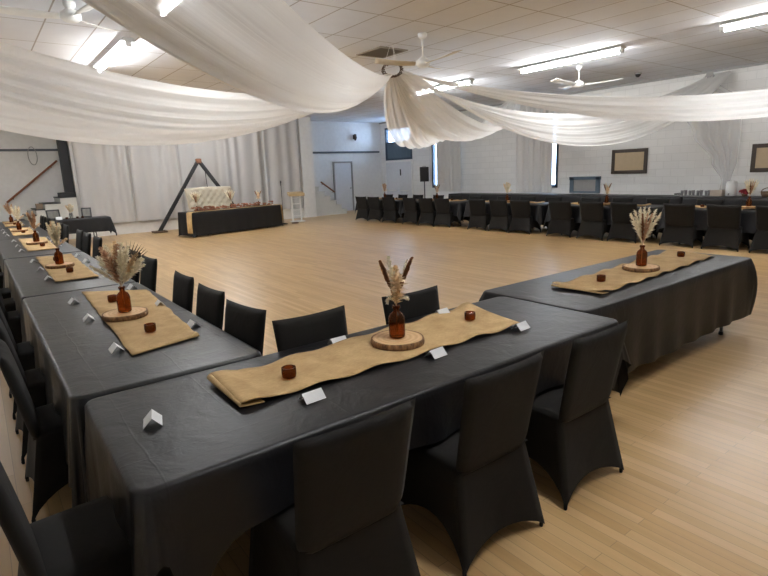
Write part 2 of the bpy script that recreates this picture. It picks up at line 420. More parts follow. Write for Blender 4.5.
bm = bmesh.new(); box(bm, -.33, .13, -.08, .3, 0.001, .14); link_mesh('plinth', bm, 'black_timber', t, smooth=False, bevel=.01)
tag(link_mesh('carton', (lambda b: (box(b, 1.5, 1.68, 19.38, 19.6, .983, 1.15), b)[1])(bmesh.new()), 'brown_box', smooth=False, bevel=.005), 'small brown box standing on a step at far left', 'box')
tag(link_mesh('carton', (lambda b: (box(b, 1.26, 1.42, 19.36, 19.55, .82, .97), b)[1])(bmesh.new()), 'grey_fill', smooth=False, bevel=.005), 'small grey box standing on a low step at far left', 'box')
# a coil of wire hanging from the dark rail
bm = bmesh.new(); tube(bm, [(1.75+.12*math.sin(a), 20.76, 2.62+.28*math.cos(a)) for a in [2*PI*k/24 for k in range(25)]], .012, 6, False)
tag(link_mesh('cable_loop', bm, 'grey_fill'), 'loop of grey cable hanging on the dark rail at far left', 'cable')
# white backdrop curtains
NP = 5; edges = [SX0+.06+(10.55-SX0-.06)*k/NP for k in range(NP+1)]
cl = ['leftmost white backdrop curtain, beside the black post', 'white backdrop curtain behind the left leg of the triangle arch',
      'white backdrop curtain behind the cream loveseat', 'white backdrop curtain behind the right half of the head table', 'rightmost white backdrop curtain, behind the microphone stand and lectern']
for k in range(NP):
    a, b = edges[k]+.01, edges[k+1]-.01
    def fn(u, v, a=a, b=b, k=k):
        x = a+(b-a)*u; z = ZC-.02-(ZC-.42)*v
        e = min(u, 1-u)
        amp = .018+.045*math.exp(-e*9)
        y = YS-.13+amp*math.sin(x*15+3*wob(x*1.3, k))+.03*wob(x*4+v*.6, k+3)
        return (x, y, z)
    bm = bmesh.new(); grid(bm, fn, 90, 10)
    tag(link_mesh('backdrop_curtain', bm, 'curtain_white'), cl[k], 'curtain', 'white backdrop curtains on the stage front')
# white pilaster
bm = bmesh.new(); box(bm, 10.62, SX1, YS-.12, YS, .0, ZC-.01); struct(link_mesh('trim_5', bm, 'stage_white', smooth=False))
# curtains beside the right wall windows
def side_curtain(y0, y1, z0, label, seed):
    def fn(u, v):
        y = y0+(y1-y0)*u; z = ZC-.1-(ZC-.1-z0)*v
        return (XR-.1+.04*math.sin(u*40+2*wob(u*6, seed))*(1-.2*v), y+.02*wob(v*3, seed)*v, z)
    bm = bmesh.new(); grid(bm, fn, 70, 10)
    tag(link_mesh('window_curtain', bm, 'curtain_greige'), label, 'curtain', 'curtains beside the tall windows')
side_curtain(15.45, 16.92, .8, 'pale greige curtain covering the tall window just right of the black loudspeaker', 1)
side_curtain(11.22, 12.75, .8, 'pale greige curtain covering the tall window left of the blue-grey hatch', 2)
# small wall lamp bracket high on the back wall
t = thing('wall_lamp', 'small dark fixture high on the wall above the white back door', 'lamp', (14.26, YB, 3.29))
bm = bmesh.new(); box(bm, -.06, .06, -.03, 0, -.1, .1); link_mesh('back_plate', bm, 'black_metal', t, smooth=False)
bm = bmesh.new(); lathe(bm, [(.03, -.16), (.08, -.05), (.06, .1), (.03, .13)], 12, (0, -.1, 0)); link_mesh('lamp_head', bm, 'frame_brown', t)
# blue grey hatch
t = thing('serving_hatch', 'blue-grey framed hatch in the white block wall behind the far tables', 'hatch', (XR, 9.48, .78))
bm = bmesh.new()
for (y0, y1, z0, z1) in ((0, .13, 0, .5), (.93, 1.06, 0, .5), (-.02, 1.08, .42, .52), (.13, .93, 0, .06)): box(bm, -.06, -.001, y0, y1, z0, z1)
link_mesh('hatch_frame', bm, 'blue_grey', t, smooth=False)
bm = bmesh.new(); box(bm, -.03, -.001, .13, .93, .06, .42); link_mesh('hatch_panel', bm, 'grey_fill', t, smooth=False)
# framed boards
def board(label, y0, y1, z0, z1):
    t = thing('framed_board', label, 'picture', (XR, y0, z0), 0, 'framed beige boards on the right wall')
    w, h = y1-y0, z1-z0; bm = bmesh.new(); f = .1
    for (a, b, c, d) in ((0, f, 0, h), (w-f, w, 0, h), (f, w-f, 0, f), (f, w-f, h-f, h)): box(bm, -.05, -.002, a, b, c, d)
    link_mesh('frame', bm, 'frame_brown', t, smooth=False, bevel=.01)
    bm = bmesh.new(); box(bm, -.025, -.004, f-.01, w-f+.01, f-.01, h-f+.01); link_mesh('mat_board', bm, 'board_beige', t, smooth=False)
board('beige board in a dark brown frame between the hatch and the sheer drape', 8.02, 9.12, 1.36, 2.08)
board('beige board in a dark brown frame at the right edge, past the sheer drape', 4.3, 5.38, 1.33, 2.02)

# ---------------------------------------------------------------- ceiling fixtures
def ceiling_light(x, y0, y1):
    t = thing('ceiling_light', '', 'ceiling light', (x, (y0+y1)/2, ZC), 0, 'fluorescent ceiling lights')
    h = (y1-y0)/2
    bm = bmesh.new()
    prof = [(-.06, 0), (-.11, -.05), (-.04, -.065), (.04, -.065), (.11, -.05), (.06, 0)]
    ra = [bm.verts.new((p[0], -h, p[1]-.001)) for p in prof]; rb = [bm.verts.new((p[0], h, p[1]-.001)) for p in prof]
    for k in range(6): bm.faces.new((ra[k], ra[(k+1)%6], rb[(k+1)%6], rb[k]))
    bm.faces.new(ra); bm.faces.new(rb[::-1]); link_mesh('housing', bm, 'white_metal', t, smooth=False)
    bm = bmesh.new(); tube(bm, [(0, -h+.06, -.12), (0, h-.06, -.12)], .02, 10); link_mesh('tube', bm, 'tube_glow', t)
    for s in (-1, 1):
        bm = bmesh.new(); box(bm, -.04, .04, s*(h-.03)-.03, s*(h-.03)+.03, -.14, -.05); link_mesh('lamp_holder', bm, 'white_plastic', t, smooth=False)
    return t
LY = [(6.5, [(15.6, 18.1, 'added unseen tube light above the lowest left drape, brightening the far end')]), (-1., [(12.4, 15.1, 'added off-view tube light over the left aisle, brightening the stage side')]),  # both tubes here are unseen extras, added to brighten the far end
      (10.6, [(1.65, 4.4, 'right-hand bright tube light at the top right corner'), (5.9, 8.65, 'long bright tube light right of the middle, before the white fan'),
              (10.0, 12.6, 'tube light seen small beyond the tan ceiling fan')]),
      (2.37, [(9.56, 12.28, 'bright tube light at upper left above the white drapes'), (5.2, 7.9, 'left-hand tube light hidden above the big drape'),
              (-.6, 2.1, 'left-hand tube light over the near tables'), (14., 16.7, 'farthest tube light of the left-hand line, over the stage side')])]
first = None
for x, rows in LY:
    for (a, b, lab) in rows:
        if first is None: first = o = ceiling_light(x, a, b)
        else: o = dup(first, (x, (a+b)/2, ZC), 0, lab)
        o['label'] = lab
def ceiling_fan(label, x, y, drop, R, rot, bmat, zt=ZC):
    t = thing('ceiling_fan', label, 'ceiling fan', (x, y, zt), rot, 'ceiling fans')
    bm = bmesh.new(); lathe(bm, [(.075, -.001), (.07, -.05), (.03, -.09)], 16); link_mesh('canopy', bm, 'white_metal', t)
    bm = bmesh.new(); tube(bm, [(0, 0, -.06), (0, 0, -drop+.06)], .016, 10); link_mesh('downrod', bm, 'white_metal', t)
    bm = bmesh.new(); lathe(bm, [(.02, -drop+.1), (.06, -drop+.07), (.12, -drop+.03), (.125, -drop-.03), (.08, -drop-.07), (.03, -drop-.08)][::-1], 20); link_mesh('motor', bm, 'white_metal', t)
    for k in range(3):
        a = 2*PI*k/3; bm = bmesh.new(); nu = 8
        def fn(u, v):
            r = .13+(R-.13)*u; w = .05 if u < .18 else .075+.02*u
            wv = (v-.5)*2*w
            return (r*math.cos(a)-wv*math.sin(a), r*math.sin(a)+wv*math.cos(a), -drop-.015+.12*(v-.5)*.35+.05*u*u)
        grid(bm, fn, nu, 3); o = link_mesh('blade', bm, bmat, t)
        md = o.modifiers.new('thick', 'SOLIDIFY'); md.thickness = .008
    return t
ceiling_fan('tan-bladed ceiling fan just behind the drape ring at the centre', 6.45, 7.25, .46, .82, .55, 'fan_blade')
ceiling_fan('white ceiling fan hanging above the right-hand drapes', 11.8, 7.77, .4, .95, 1.03, 'white_metal')
ceiling_fan('white ceiling fan at the top left corner of the view', 1.36, 8.2, .16, .9, .8, 'white_metal')
t = thing('ceiling_vent', 'square grey slatted vent in the ceiling above the drape ring', 'vent', (6.68, 8.68, ZC))
bm = bmesh.new()
for (a, b, c, d) in ((-.33, -.28, -.39, .39), (.28, .33, -.39, .39), (-.28, .28, -.39, -.34), (-.28, .28, .34, .39)): box(bm, a, b, c, d, -.02, -.001)
link_mesh('vent_frame', bm, 'vent_grey', t, smooth=False)
bm = bmesh.new(); box(bm, -.28, .28, -.34, .34, -.006, -.001)
for k in range(10): bar(bm, (-.28+.03+.054*k, -.34, -.011), (-.28+.03+.054*k, .34, -.011), .045, .004, (.5, 0, 1))
link_mesh('slats', bm, 'slat_grey', t, smooth=False)
t = thing('smoke_detector', 'small dark dome on the ceiling near the right wall', 'detector', (14.2, 7.63, ZC))
bm = bmesh.new(); lathe(bm, [(.03, -.1), (.06, -.07), (.07, -.03)], 12); link_mesh('dome', bm, 'black_plastic', t)
bm = bmesh.new(); lathe(bm, [(.08, -.03), (.085, -.001)], 12); link_mesh('base', bm, 'grey_fill', t)

# ---------------------------------------------------------------- ceiling drapes
HUB = Vector((6.5, 8.15, 3.52))
t = thing('drape_ring', 'twig-brown hanging ring that gathers the white ceiling drapes', 'ring', HUB)
bm = bmesh.new(); n = 40
RT = Matrix.Rotation(-.6, 4, Vector((.78, -.62, 0)))
for q in range(3):
    tube(bm, [(.17*math.cos(2*PI*k/n)+.02*math.cos(5*2*PI*k/n+q*2.1), .17*math.sin(2*PI*k/n)+.02*math.sin(7*2*PI*k/n+q*2.1), .025*math.sin(6*2*PI*k/n+q*2.1)) for k in range(n+1)], .009, 6, False)
bmesh.ops.transform(bm, matrix=RT, verts=bm.verts[:]); link_mesh('hoop', bm, 'twig_brown', t)
for k in range(3):
    a = 2*PI*k/3+.4; bm = bmesh.new(); tube(bm, [RT @ Vector((.17*math.cos(a), .17*math.sin(a), .0)), (.03*math.cos(a), .03*math.sin(a), ZC-HUB.z-.002)], .003, 5); link_mesh('hanger_wire', bm, 'white_metal', t)
def swag(label, end, Wd, sL, sR, sM, ex, ew, gh, hz, folds, seed, fa=.05, mat='drape_white'):
    e = Vector(end); d = e-HUB; d2 = Vector((d.x, d.y, 0)).normalized(); nr = Vector((-d2.y, d2.x, 0))
    h = HUB+d2*.17; h.z += hz
    d = e-h
    def fn(u, v):
        b = max(0., 4*u*(1-u))**ex
        w = Wd*((gh*(1-u)+ew/Wd*u)*(1-b)+b)
        fold = math.sin(v*folds*2*PI+2.2*wob(v*3, seed)+.9*wob(u*2.2+v, seed+5))+.45*math.sin(v*folds*3.7*PI+seed+2*wob(u*1.7, seed+9))
        k = .3+.7*b
        p = h+d*u+nr*((v-.5)*w); p.z -= 4*u*(1-u)*(sL+(sR-sL)*v+sM*4*v*(1-v))
        slope = 4*u*(1-u)*(sL-sR)/max(w, .05)          # lie of the cloth across its width
        n2 = (nr*-slope+Vector((0, 0, 1))).normalized()
        p += n2*fa*fold*k
        p.z = min(p.z, ZC-.015)
        return p
    bm = bmesh.new(); grid(bm, fn, 72, 96, True)
    return tag(link_mesh('ceiling_drape', bm, mat), label, 'drape', 'white drapes swagged from the ceiling ring')
swag('broad white drape sweeping from the ring overhead to the upper left', (-2.458, -.052, 3.86), .5, 1.243, .751, .274, .67, .216, .116, -.1, 3, 1, .012)
swag('white drape running left from the ring, above the lowest left drape', (XL+.02, 5.39, 3.886), .6, 1.36, .892, .07, .845, .202, .191, -.098, 5, 2, .02)
swag('lowest white drape running left in front of the stage curtains', (XL+.02, 9.0, 3.84), 1.9, 1.29, .8, .25, .877, .55, .05, -.1, 6, 3, .03, 'drape_dense')
swag('white drape stretching to the right edge, in front of the others', (XR-.03, .478, 3.84), .589, 1.3, .757, .052, .35, .416, .1, -.041, 4, 4, .018)
dr = swag('white drape dipping lowest to the right, ending in a sheer tail between boards', (XR-.03, 6.25, 3.84), .93, 1.62, .8, .05, .36, .5, .08, .0, 6, 5, .03)
swag('white drape running far right to the ceiling left of the hatch', (14.4, 11.8, 3.875), 1.3, .98, 1.16, .15, .6, .25, .12, -.05, 6, 6, .035)
swag('short-looking white drape hanging to the far corner before the blue-grey window', (14.5, 15.5, 3.896), 1.4, 1.0, 1.2, .2, .7, .3, .14, -.1, 6, 7, .04)
# sheer tail of the lowest right drape down the wall
def tail(u, v):
    z = 3.86-2.98*v
    k = [(0, .16, 6.47), (.08, .5, 6.5), (.25, 1.5, 6.45), (.5, 1.15, 6.2), (.75, .6, 5.95), (.92, .22, 5.86), (1, .3, 5.84)]
    for (a, wa, ca), (b, wb, cb) in zip(k, k[1:]):
        if v <= b+1e-6: f = (v-a)/(b-a); f = f*f*(3-2*f); w = wa+(wb-wa)*f; c = ca+(cb-ca)*f; break
    y = c+(.5-u)*w
    return (XR-.16+.05*math.sin(u*26+2*wob(u*5, 3)+v*2)*(1-abs(2*u-1)**4), y, z)
bm = bmesh.new(); grid(bm, tail, 60, 50, True); o = link_mesh('sheer_tail', bm, 'drape_sheer'); o.parent = dr; o['label'] = 'see-through tail hanging down the block wall'

# ---------------------------------------------------------------- tables
T = .735
def folding_table(label, cx, cy, lx, ly, group, rz=0., h=T, inset=.36):
    """long axis along local X"""
    t = thing('folding_table', label, 'table', (cx, cy, 0), rz, group)
    bm = bmesh.new(); box(bm, -lx/2, lx/2, -ly/2, ly/2, h-.05, h-.006); link_mesh('tabletop', bm, 'grey_fill', t, smooth=False, bevel=.012)
    for s in (-1, 1):
        x = s*(lx/2-inset); w = ly/2-.07
        bm = bmesh.new()
        for q in (-1, 1): tube(bm, [(x, q*.1, h-.05), (x, q*.13, h-.16), (x+s*.03, q*(w-.1), h-.34), (x+s*.05, q*w, h-.46), (x+s*.05, q*w, .012)], .016, 8)
        tube(bm, [(x+s*.04, -w+.06, h-.38), (x+s*.04, w-.06, h-.38)], .012, 8)
        lf = link_mesh('leg_frame', bm, 'leg_grey', t)
        for q in (-1, 1):
            bm = bmesh.new(); lathe(bm, [(.018, 0.001), (.022, .01), (.02, .035)], 10, (x+s*.05, q*w, 0)); link_mesh('foot_cap', bm, 'black_plastic', lf)
    return t
def tablecloth(label, x0, x1, y0, y1, drops, group, seed=0, mat='tablecloth_black', loc=(0, 0), rz=0., z=T, fold=.02, cone=.1, hemmin=.012, r=.06, cmax=9., bulge=0., lowc=False):
    """rectangular cloth over a table; drops = (front -y, right +x, back +y, left -x); corners hang to a point"""
    peri = []   # (point, outward angle)
    cs = [(x1-r, y0+r, -PI/2), (x1-r, y1-r, 0), (x0+r, y1-r, PI/2), (x0+r, y0+r, PI)]
    for i, (cx, cy, a0) in enumerate(cs):
        for k in range(13):
            a = a0+PI/2*k/12; peri.append((Vector((cx+r*math.cos(a), cy+r*math.sin(a), 0)), a, i, k/12))
        nx, ny, na = cs[(i+1) % 4]; a = a0+PI/2
        A = Vector((cx+r*math.cos(a), cy+r*math.sin(a), 0)); B = Vector((nx+r*math.cos(a), ny+r*math.sin(a), 0))
        n = max(6, int((B-A).length/.055))
        for k in range(1, n): peri.append((A.lerp(B, k/n), a, None, (k/n, (B-A).length, i)))
    rows = 9; bm = bmesh.new(); rings = []
    side = lambda i: drops[i]
    s = 0.; prev = peri[-1][0]; info = []
    for (p, a, ci, k) in peri:
        s += (p-prev).length; prev = p
        if ci is None:
            f, ln, i = k; dcur = drops[(i+1) % 4]
            e = min(f, 1-f)*ln; c = math.exp(-(e/.12)**2)*.35
            d = dcur; bump = cone*.5*c
            if dcur < .3 and i in (3, 0, 1, 2) and lowc:
                ee = f*ln if f < .5 else (1-f)*ln; nb = drops[(i+1+(1 if f > .5 else -1)) % 4]; d = dcur+.8*max(0, nb-dcur)*math.exp(-(ee/.16)**2)
        else:
            da, db = drops[ci], drops[(ci+1) % 4]
            th = k*PI/2; dd = min(da/max(math.cos(th), 1e-3), db/max(math.sin(th), 1e-3)); d = min(dd, cmax*max(da, db)); bump = cone*(.4+.6*math.sin(2*th))
        info.append((p, a, d, bump, s+(0 if ci is None else 1.2*k if not isinstance(k, tuple) else 0)))
    def ring(fn): rings.append([bm.verts.new(fn(*q)) for q in info])
    o = lambda p, a, off, zz: (p.x+math.cos(a)*off, p.y+math.sin(a)*off, zz)
    ring(lambda p, a, d, b, s: o(p, a, -.02, z)); ring(lambda p, a, d, b, s: o(p, a, -.005, z-.002)); ring(lambda p, a, d, b, s: o(p, a, .004, z-.012))
    for j in range(1, rows+1):
        tt = j/rows
        def fn(p, a, d, b, s, tt=tt):
            zz = z-.012-(d-.012)*tt
            spread = 0.
            if zz < hemmin: spread = (hemmin-zz)*.25; zz = hemmin+.002*wob(s*9, seed)
            fo = fold*(math.sin(s*17+3*wob(s*1.1, seed))+.8*wob(s*7, seed+2))*tt**.8
            return o(p, a, .006+.02*tt+b*(tt**1.1 if not bulge else bulge*math.sin(PI*tt**.85)+.25*tt)+fo+spread, max(zz+.012*wob(s*2.5, seed+4)*tt, hemmin))
        ring(fn)
    n = len(info)
    for A, B in zip(rings, rings[1:]):
        for k in range(n): bm.faces.new((A[k], A[(k+1) % n], B[(k+1) % n], B[k]))
    bm.faces.new(rings[0][::-1])
    ob = link_mesh('tablecloth', bm, mat, None, True, (loc[0], loc[1], 0), rz)
    return tag(ob, label, 'tablecloth', group)
def runner(label, c, group, seed=0, z=T, curl=(0, 0), amp=.006, nu=70, edge=.012):
    """burlap strip on the four corners c = start-left, start-right, end-right, end-left"""
    c = [Vector((p[0], p[1], 0)) for p in c]
    ctr = sum(c, Vector())/4
    ln = (c[3]-c[0]).length
    def fn(u, v):
        a = c[0].lerp(c[3], u); b = c[1].lerp(c[2], u)
        p = a.lerp(b, v)+(b-a).normalized()*(edge*wob(u*ln*4, seed+(.5 if v > .5 else 0))*abs(2*v-1))
        zz = z+.005+amp*(1+math.sin(u*ln*19+2*wob(v*2+u*3, seed)))*abs(2*v-1)**2*.7+.003*(1+wob(u*ln*5+v*3, seed))
        for f, cu in ((u, curl[0]), (1-u, curl[1])):
            if cu and f*ln < .12: zz += cu*math.sin(PI*(f*ln/.12)*.5+PI/2)*(.5+.5*v)
        return (p.x-ctr.x, p.y-ctr.y, zz)
    bm = bmesh.new(); grid(bm, fn, nu, 12)
    if curl[0]:      # end folded back under itself
        d = (c[3]-c[0]).normalized()
        def fk(u, v):
            a = u*PI; rr = .5*curl[0]*(.5+.5*v)
            p = c[0].lerp(c[1], v)-d*(rr*math.sin(a))+d*(.1*max(0, u-.5)*2)
            return (p.x-ctr.x, p.y-ctr.y, z+.006+curl[0]*(.5+.5*v)*(.5+.5*math.cos(a))+.003)
        grid(bm, fk, 8, 12)
    o = link_mesh('table_runner', bm, 'burlap', None, True, (ctr.x, ctr.y, 0))
    md = o.modifiers.new('thick', 'SOLIDIFY'); md.thickness = .003; md.offset = 1
    return tag(o, label, 'table runner', group)

# ---------------------------------------------------------------- chairs
def make_chair():
    t = thing('banquet_chair', '', 'chair')
    HC = .895
    bm = bmesh.new()
    def back(s, tt, side):
        u = (tt+1)/2; z = .40+(HC-.40)*u
        w = .232+.018*u
        if u < .18: w *= 1-.22*((.18-u)/.18)**2.2          # rounded lower corners
        y = -.165-.075*((z-.45)/.43)
        th = .027*max(0, (1-abs(s)**7))**.5*max(0, 1-abs(tt)**9)**.5
        x = s*w*(1-.0*u)
        zz = z-(.012*(1-s*s) if u > .9 else 0)*((u-.9)/.1 if u > .9 else 0)
        return (x, y+side*th+.006*(1-s*s)*math.sin(PI*u), zz)
    pillow(bm, back, 16, 16); link_mesh('backrest', bm, 'spandex_black', t)
    bm = bmesh.new()
    def seat(s, tt, side):
        y = .035+.215*tt; w = .225-.005*tt
        th = .028*max(0, 1-abs(s)**6)**.5*max(0, 1-abs(tt)**6)**.5
        return (s*w, y, .44+side*th)
    pillow(bm, seat, 12, 12); link_mesh('seat', bm, 'spandex_black', t)
    top = [(-.222, -.165), (.222, -.165), (.215, .24), (-.215, .24)]; ft = [(-.275, -.255), (.275, -.255), (.255, .285), (-.255, .285)]
    arch = [.075, .15, .13, .15]; N_ = 12
    bm = bmesh.new(); ring = []
    for i in range(4):
        a, b = Vector(top[i]), Vector(top[(i+1) % 4]); fa, fb = Vector(ft[i]), Vector(ft[(i+1) % 4])
        nrm = Vector((b.y-a.y, a.x-b.x)).normalized()
        for k in range(N_):
            u = k/N_; row = []
            for j in range(9):
                v = j/8; hz = arch[i]*(4*u*(1-u))**.75
                p = a.lerp(b, u).lerp(fa.lerp(fb, u), v)
                p = p-nrm*(.045*math.sin(PI*u)*v)
                z = .44+(hz+.012-.44)*v
                row.append(bm.verts.new((p.x, p.y, z)))
            ring.append(row)
    n = len(ring)
    for k in range(n):
        A, B = ring[k], ring[(k+1) % n]
        for j in range(8): bm.faces.new((A[j], B[j], B[j+1], A[j+1]))
    link_mesh('skirt', bm, 'spandex_black', t)
    for (x, y) in ft:
        bm = bmesh.new(); lathe(bm, [(.007, .0), (.009, .004), (.010, .03), (.004, .055)], 10, (x*.952, y*.952, 0)); link_mesh('foot_pocket', bm, 'spandex_black', t)
    return t
CH = make_chair(); used = []
def chair(x, y, rz, label, group, scale=None):
    # x,y = centre of the seat; rz turns the seat side (+Y) towards the table
    if not used: used.append(1); CH.location = (x, y, 0); CH.rotation_euler = (0, 0, rz); CH['label'] = label; CH['group'] = group; return CH
    return dup(CH, (x, y, 0), rz, label, group, scale)

# ---------------------------------------------------------------- centrepiece pieces
def make_slice(seed, R=.15, name='wood_slice'):
    t = thing(name, '', 'wood slice')
    rad = lambda a: R*(1+.05*wob(math.cos(a)*1.3+5, seed)+.035*wob(math.sin(a)*1.7+a*.2, seed+3))
    H_ = .034; n = 40
    bm = bmesh.new()
    c0 = [bm.verts.new(((rad(2*PI*k/n)-.008)*math.cos(2*PI*k/n), (rad(2*PI*k/n)-.008)*math.sin(2*PI*k/n), 0.002)) for k in range(n)]
    c1 = [bm.verts.new((v.co.x, v.co.y, H_)) for v in c0]
    bm.faces.new(c0[::-1]); bm.faces.new(c1)
    for k in range(n): bm.faces.new((c0[k], c0[(k+1) % n], c1[(k+1) % n], c1[k]))
    link_mesh('slab', bm, 'slice_top', t, smooth=False)
    bm = bmesh.new(); rs = []
    for (off, z) in ((-.008, 0), (.0, .001), (.004, .012), (.003, .024), (.0, H_+.001), (-.008, H_+.0005)):
        rs.append([bm.verts.new(((rad(2*PI*k/n)+off+.002*wob(k*1.7, seed+z*50))*math.cos(2*PI*k/n), (rad(2*PI*k/n)+off)*math.sin(2*PI*k/n), z)) for k in range(n)])
    for A, B in zip(rs, rs[1:]):
        for k in range(n): bm.faces.new((A[k], A[(k+1) % n], B[(k+1) % n], B[k]))
    link_mesh('bark', bm, 'bark', t)
    return t
BOT_H = .19
def make_bottle():
    t = thing('bottle', '', 'bottle')
    bm = bmesh.new()
    lathe(bm, [(.036, .0), (.043, .003), (.046, .012), (.046, .105), (.044, .12), (.036, .136), (.024, .146), (.018, .152), (.017, .172)], 24, close_top=False)
    link_mesh('body', bm, 'amber_glass', t)
    bm = bmesh.new(); lathe(bm, [(.017, .168), (.023, .170), (.024, .180), (.022, .186), (.017, .187), (.0165, .172)], 20, close_top=False, close_bot=False)
    link_mesh('lip', bm, 'amber_glass', t)
    return t
def plume(parent, tip, length_bar, mat, n=150, seed=0, base=(0, 0, .05), spread=.5, wid=.0035, start=.42, name='pampas_plume', bend=None, stiff=0):
    rnd = random.Random(seed)
    b = Vector((0, 0, .02)); neck = Vector((base[0]*.3, base[1]*.3, .19)); tip = Vector(tip)
    mid = neck.lerp(tip, .5)+Vector((0, 0, .02)) if bend is None else Vector(bend)
    def ax(s):
        if s < .38: return b.lerp(neck, s/.38)
        q = (s-.38)/.62; return neck*(1-q)**2+mid*2*q*(1-q)+tip*q*q
    bm = bmesh.new()
    tube(bm, [ax(k/10) for k in range(11)], [.0022]*8+[.0018, .0013, .0008], 5)
    for k in range(n):
        s = start+(1-start)*(k+rnd.random())/n
        p = ax(s); d = (ax(min(1, s+.02))-ax(s-.02)).normalized()
        a = rnd.random()*2*PI; u = d.orthogonal().normalized(); w = d.cross(u)
        rad = u*math.cos(a)+w*math.sin(a)
        q = (s-start)/(1-start)
        ln = length_bar*(.35+.65*math.sin(PI*min(1, q*.9+.12)))*(.6+.6*rnd.random())
        drc = (d*(1-spread+.25*rnd.random())+rad*spread).normalized()
        m_ = p+drc*ln*.55; e = p+drc*ln+Vector((0, 0, -.10*ln*(0 if stiff else 1)))+rad*ln*.12
        sd = drc.cross(rad+Vector((rnd.uniform(-1, 1), rnd.uniform(-1, 1), .03))).normalized()*wid*1.15
        v = [bm.verts.new(x) for x in (p-sd*.5, p+sd*.5, m_+sd, m_-sd, e)]
        bm.faces.new((v[0], v[1], v[2], v[3])); bm.faces.new((v[3], v[2], v[4]))
    return link_mesh(name, bm, mat, parent, smooth=False)
def palm(parent, tip, seed, mat='palm_grey'):
    bm = bmesh.new(); neck = Vector((0, 0, .19)); tip = Vector(tip); d = (tip-neck)
    tube(bm, [(0, 0, .03), neck, neck.lerp(tip, .55)], .002, 5)
    o = neck.lerp(tip, .45); side = Vector((-d.x, -d.y, 0)).cross(Vector((0, 0, 1))).normalized()
    up = d.normalized(); sd = Vector((.586, -.78, 0)).cross(up); sd = Vector((.8, -.6, 0))
    for k in range(11):
        a = (k-5)*.16; dr = (up*math.cos(a)+sd*math.sin(a)).normalized(); w = dr.cross(up+sd*.3+Vector((.1, .5, 0))).normalized()*.005
        e = o+dr*d.length*.6; m_ = o.lerp(e, .6)
        v = [bm.verts.new(x) for x in (o-w*.4, o+w*.4, m_+w, m_-w, e)]
        bm.faces.new((v[0], v[1], v[2], v[3])); bm.faces.new((v[3], v[2], v[4]))
    return link_mesh('palm_leaf', bm, mat, parent, smooth=False)
RV = Vector((.79, -.61, 0)); FV = Vector((.61, .79, 0))   # two level directions used to spread the stems
def dirp(r, f, z): p = RV*r+FV*f; return (p.x, p.y, z)
def bouquet_front():
    t = thing('dried_bouquet', '', 'dried flowers')
    plume(t, dirp(-.08, .0, .435), .03, 'pampas_brown', 190, 1, spread=.28, start=.62, wid=.008, bend=dirp(-.04, 0, .32), stiff=1)
    plume(t, dirp(.095, .01, .445), .03, 'pampas_brown', 190, 2, spread=.28, start=.58, wid=.008, bend=dirp(.035, 0, .33), stiff=1)
    plume(t, dirp(-.035, .01, .455), .04, 'pampas_cream', 150, 3, spread=.4, start=.5, wid=.006)
    plume(t, dirp(.07, .04, .43), .03, 'pampas_cream', 90, 14, spread=.3, start=.6, wid=.005)
    plume(t, dirp(.0, .03, .40), .055, 'pampas_tan', 260, 4, spread=.6, start=.4)
    plume(t, dirp(.02, -.03, .36), .06, 'pampas_tan', 160, 5, spread=.75, start=.4)
    plume(t, dirp(.07, -.01, .22), .03, 'pampas_cream', 30, 6, spread=.5, start=.55, name='dried_leaf', bend=dirp(.03, -.01, .25))
    plume(t, dirp(-.05, -.01, .2), .03, 'pampas_cream', 30, 7, spread=.5, start=.55, name='dried_leaf', bend=dirp(-.04, -.01, .26))
    return t
def bouquet_fan(seed, k=1., n=9, dark=True, w=.2, h=.47):
    t = thing('dried_bouquet', '', 'dried flowers'); rnd = random.Random(seed)
    mats = ['pampas_cream', 'pampas_tan', 'pampas_cream', 'pampas_rose', 'pampas_tan', 'pampas_cream', 'pampas_rose', 'pampas_cream', 'pampas_cream']
    for i in range(n):
        f = (i/(n-1)-.5)*2
        plume(t, dirp(f*w, rnd.uniform(-.08, .08), h-.11*f*f+rnd.uniform(-.02, .02)), .055, mats[i % 9], int(130*k), seed*20+i, spread=.5, wid=.0045, start=.44)
    if dark: palm(t, dirp(w*.75, .05, h-.01), seed)
    for s in (-1, 1): plume(t, dirp(s*w*1.25, -.02, h-.16), .05, 'pampas_cream', int(50*k), seed*20+15+s, spread=.3, start=.5, wid=.004)
    return t
def bouquet_mixed(seed, w=.13, h=.52):
    t = thing('dried_bouquet', '', 'dried flowers'); rnd = random.Random(seed)
    for i in range(7):
        f = (i/6-.5)*2
        plume(t, dirp(f*w, rnd.uniform(-.03, .03), h-.05*f*f), .05, 'pampas_cream', 110, seed*20+i, spread=.42, wid=.0045, start=.48)
    for i, f in enumerate((-.35, .0, .3)): plume(t, dirp(f*w, -.06, h-.05), .03, ('pampas_brown', 'pampas_rose', 'pampas_rose')[i], 120, seed*20+10+i, spread=.35, wid=.005, start=.45)
    return t
def bouquet_compact(seed, mat='pampas_cream', w=.09, h=.49, n=7, arc=0.):
    t = thing('dried_bouquet', '', 'dried flowers'); rnd = random.Random(seed)
    n = n+2
    for i in range(n):
        f = (i/(n-1)-.5)*2
        plume(t, dirp(f*w+arc, rnd.uniform(-.05, .05), h-.04*f*f+rnd.uniform(-.02, .02)), .045, mat if i % 3 else 'pampas_tan', 120, seed*20+i, spread=.45, wid=.008, start=.42)
    plume(t, dirp(w*1.3, .02, h-.2), .05, 'pampas_tan', 50, seed*20+19, spread=.4, start=.5)
    return t
def make_votive():
    bm = bmesh.new(); lathe(bm, [(.028, 0), (.034, .003), (.036, .02), (.035, .05), (.031, .051), (.031, .008)], 20, close_top=True)
    return tag(link_mesh('votive_holder', bm, 'amber_glass'), '', 'candle holder')
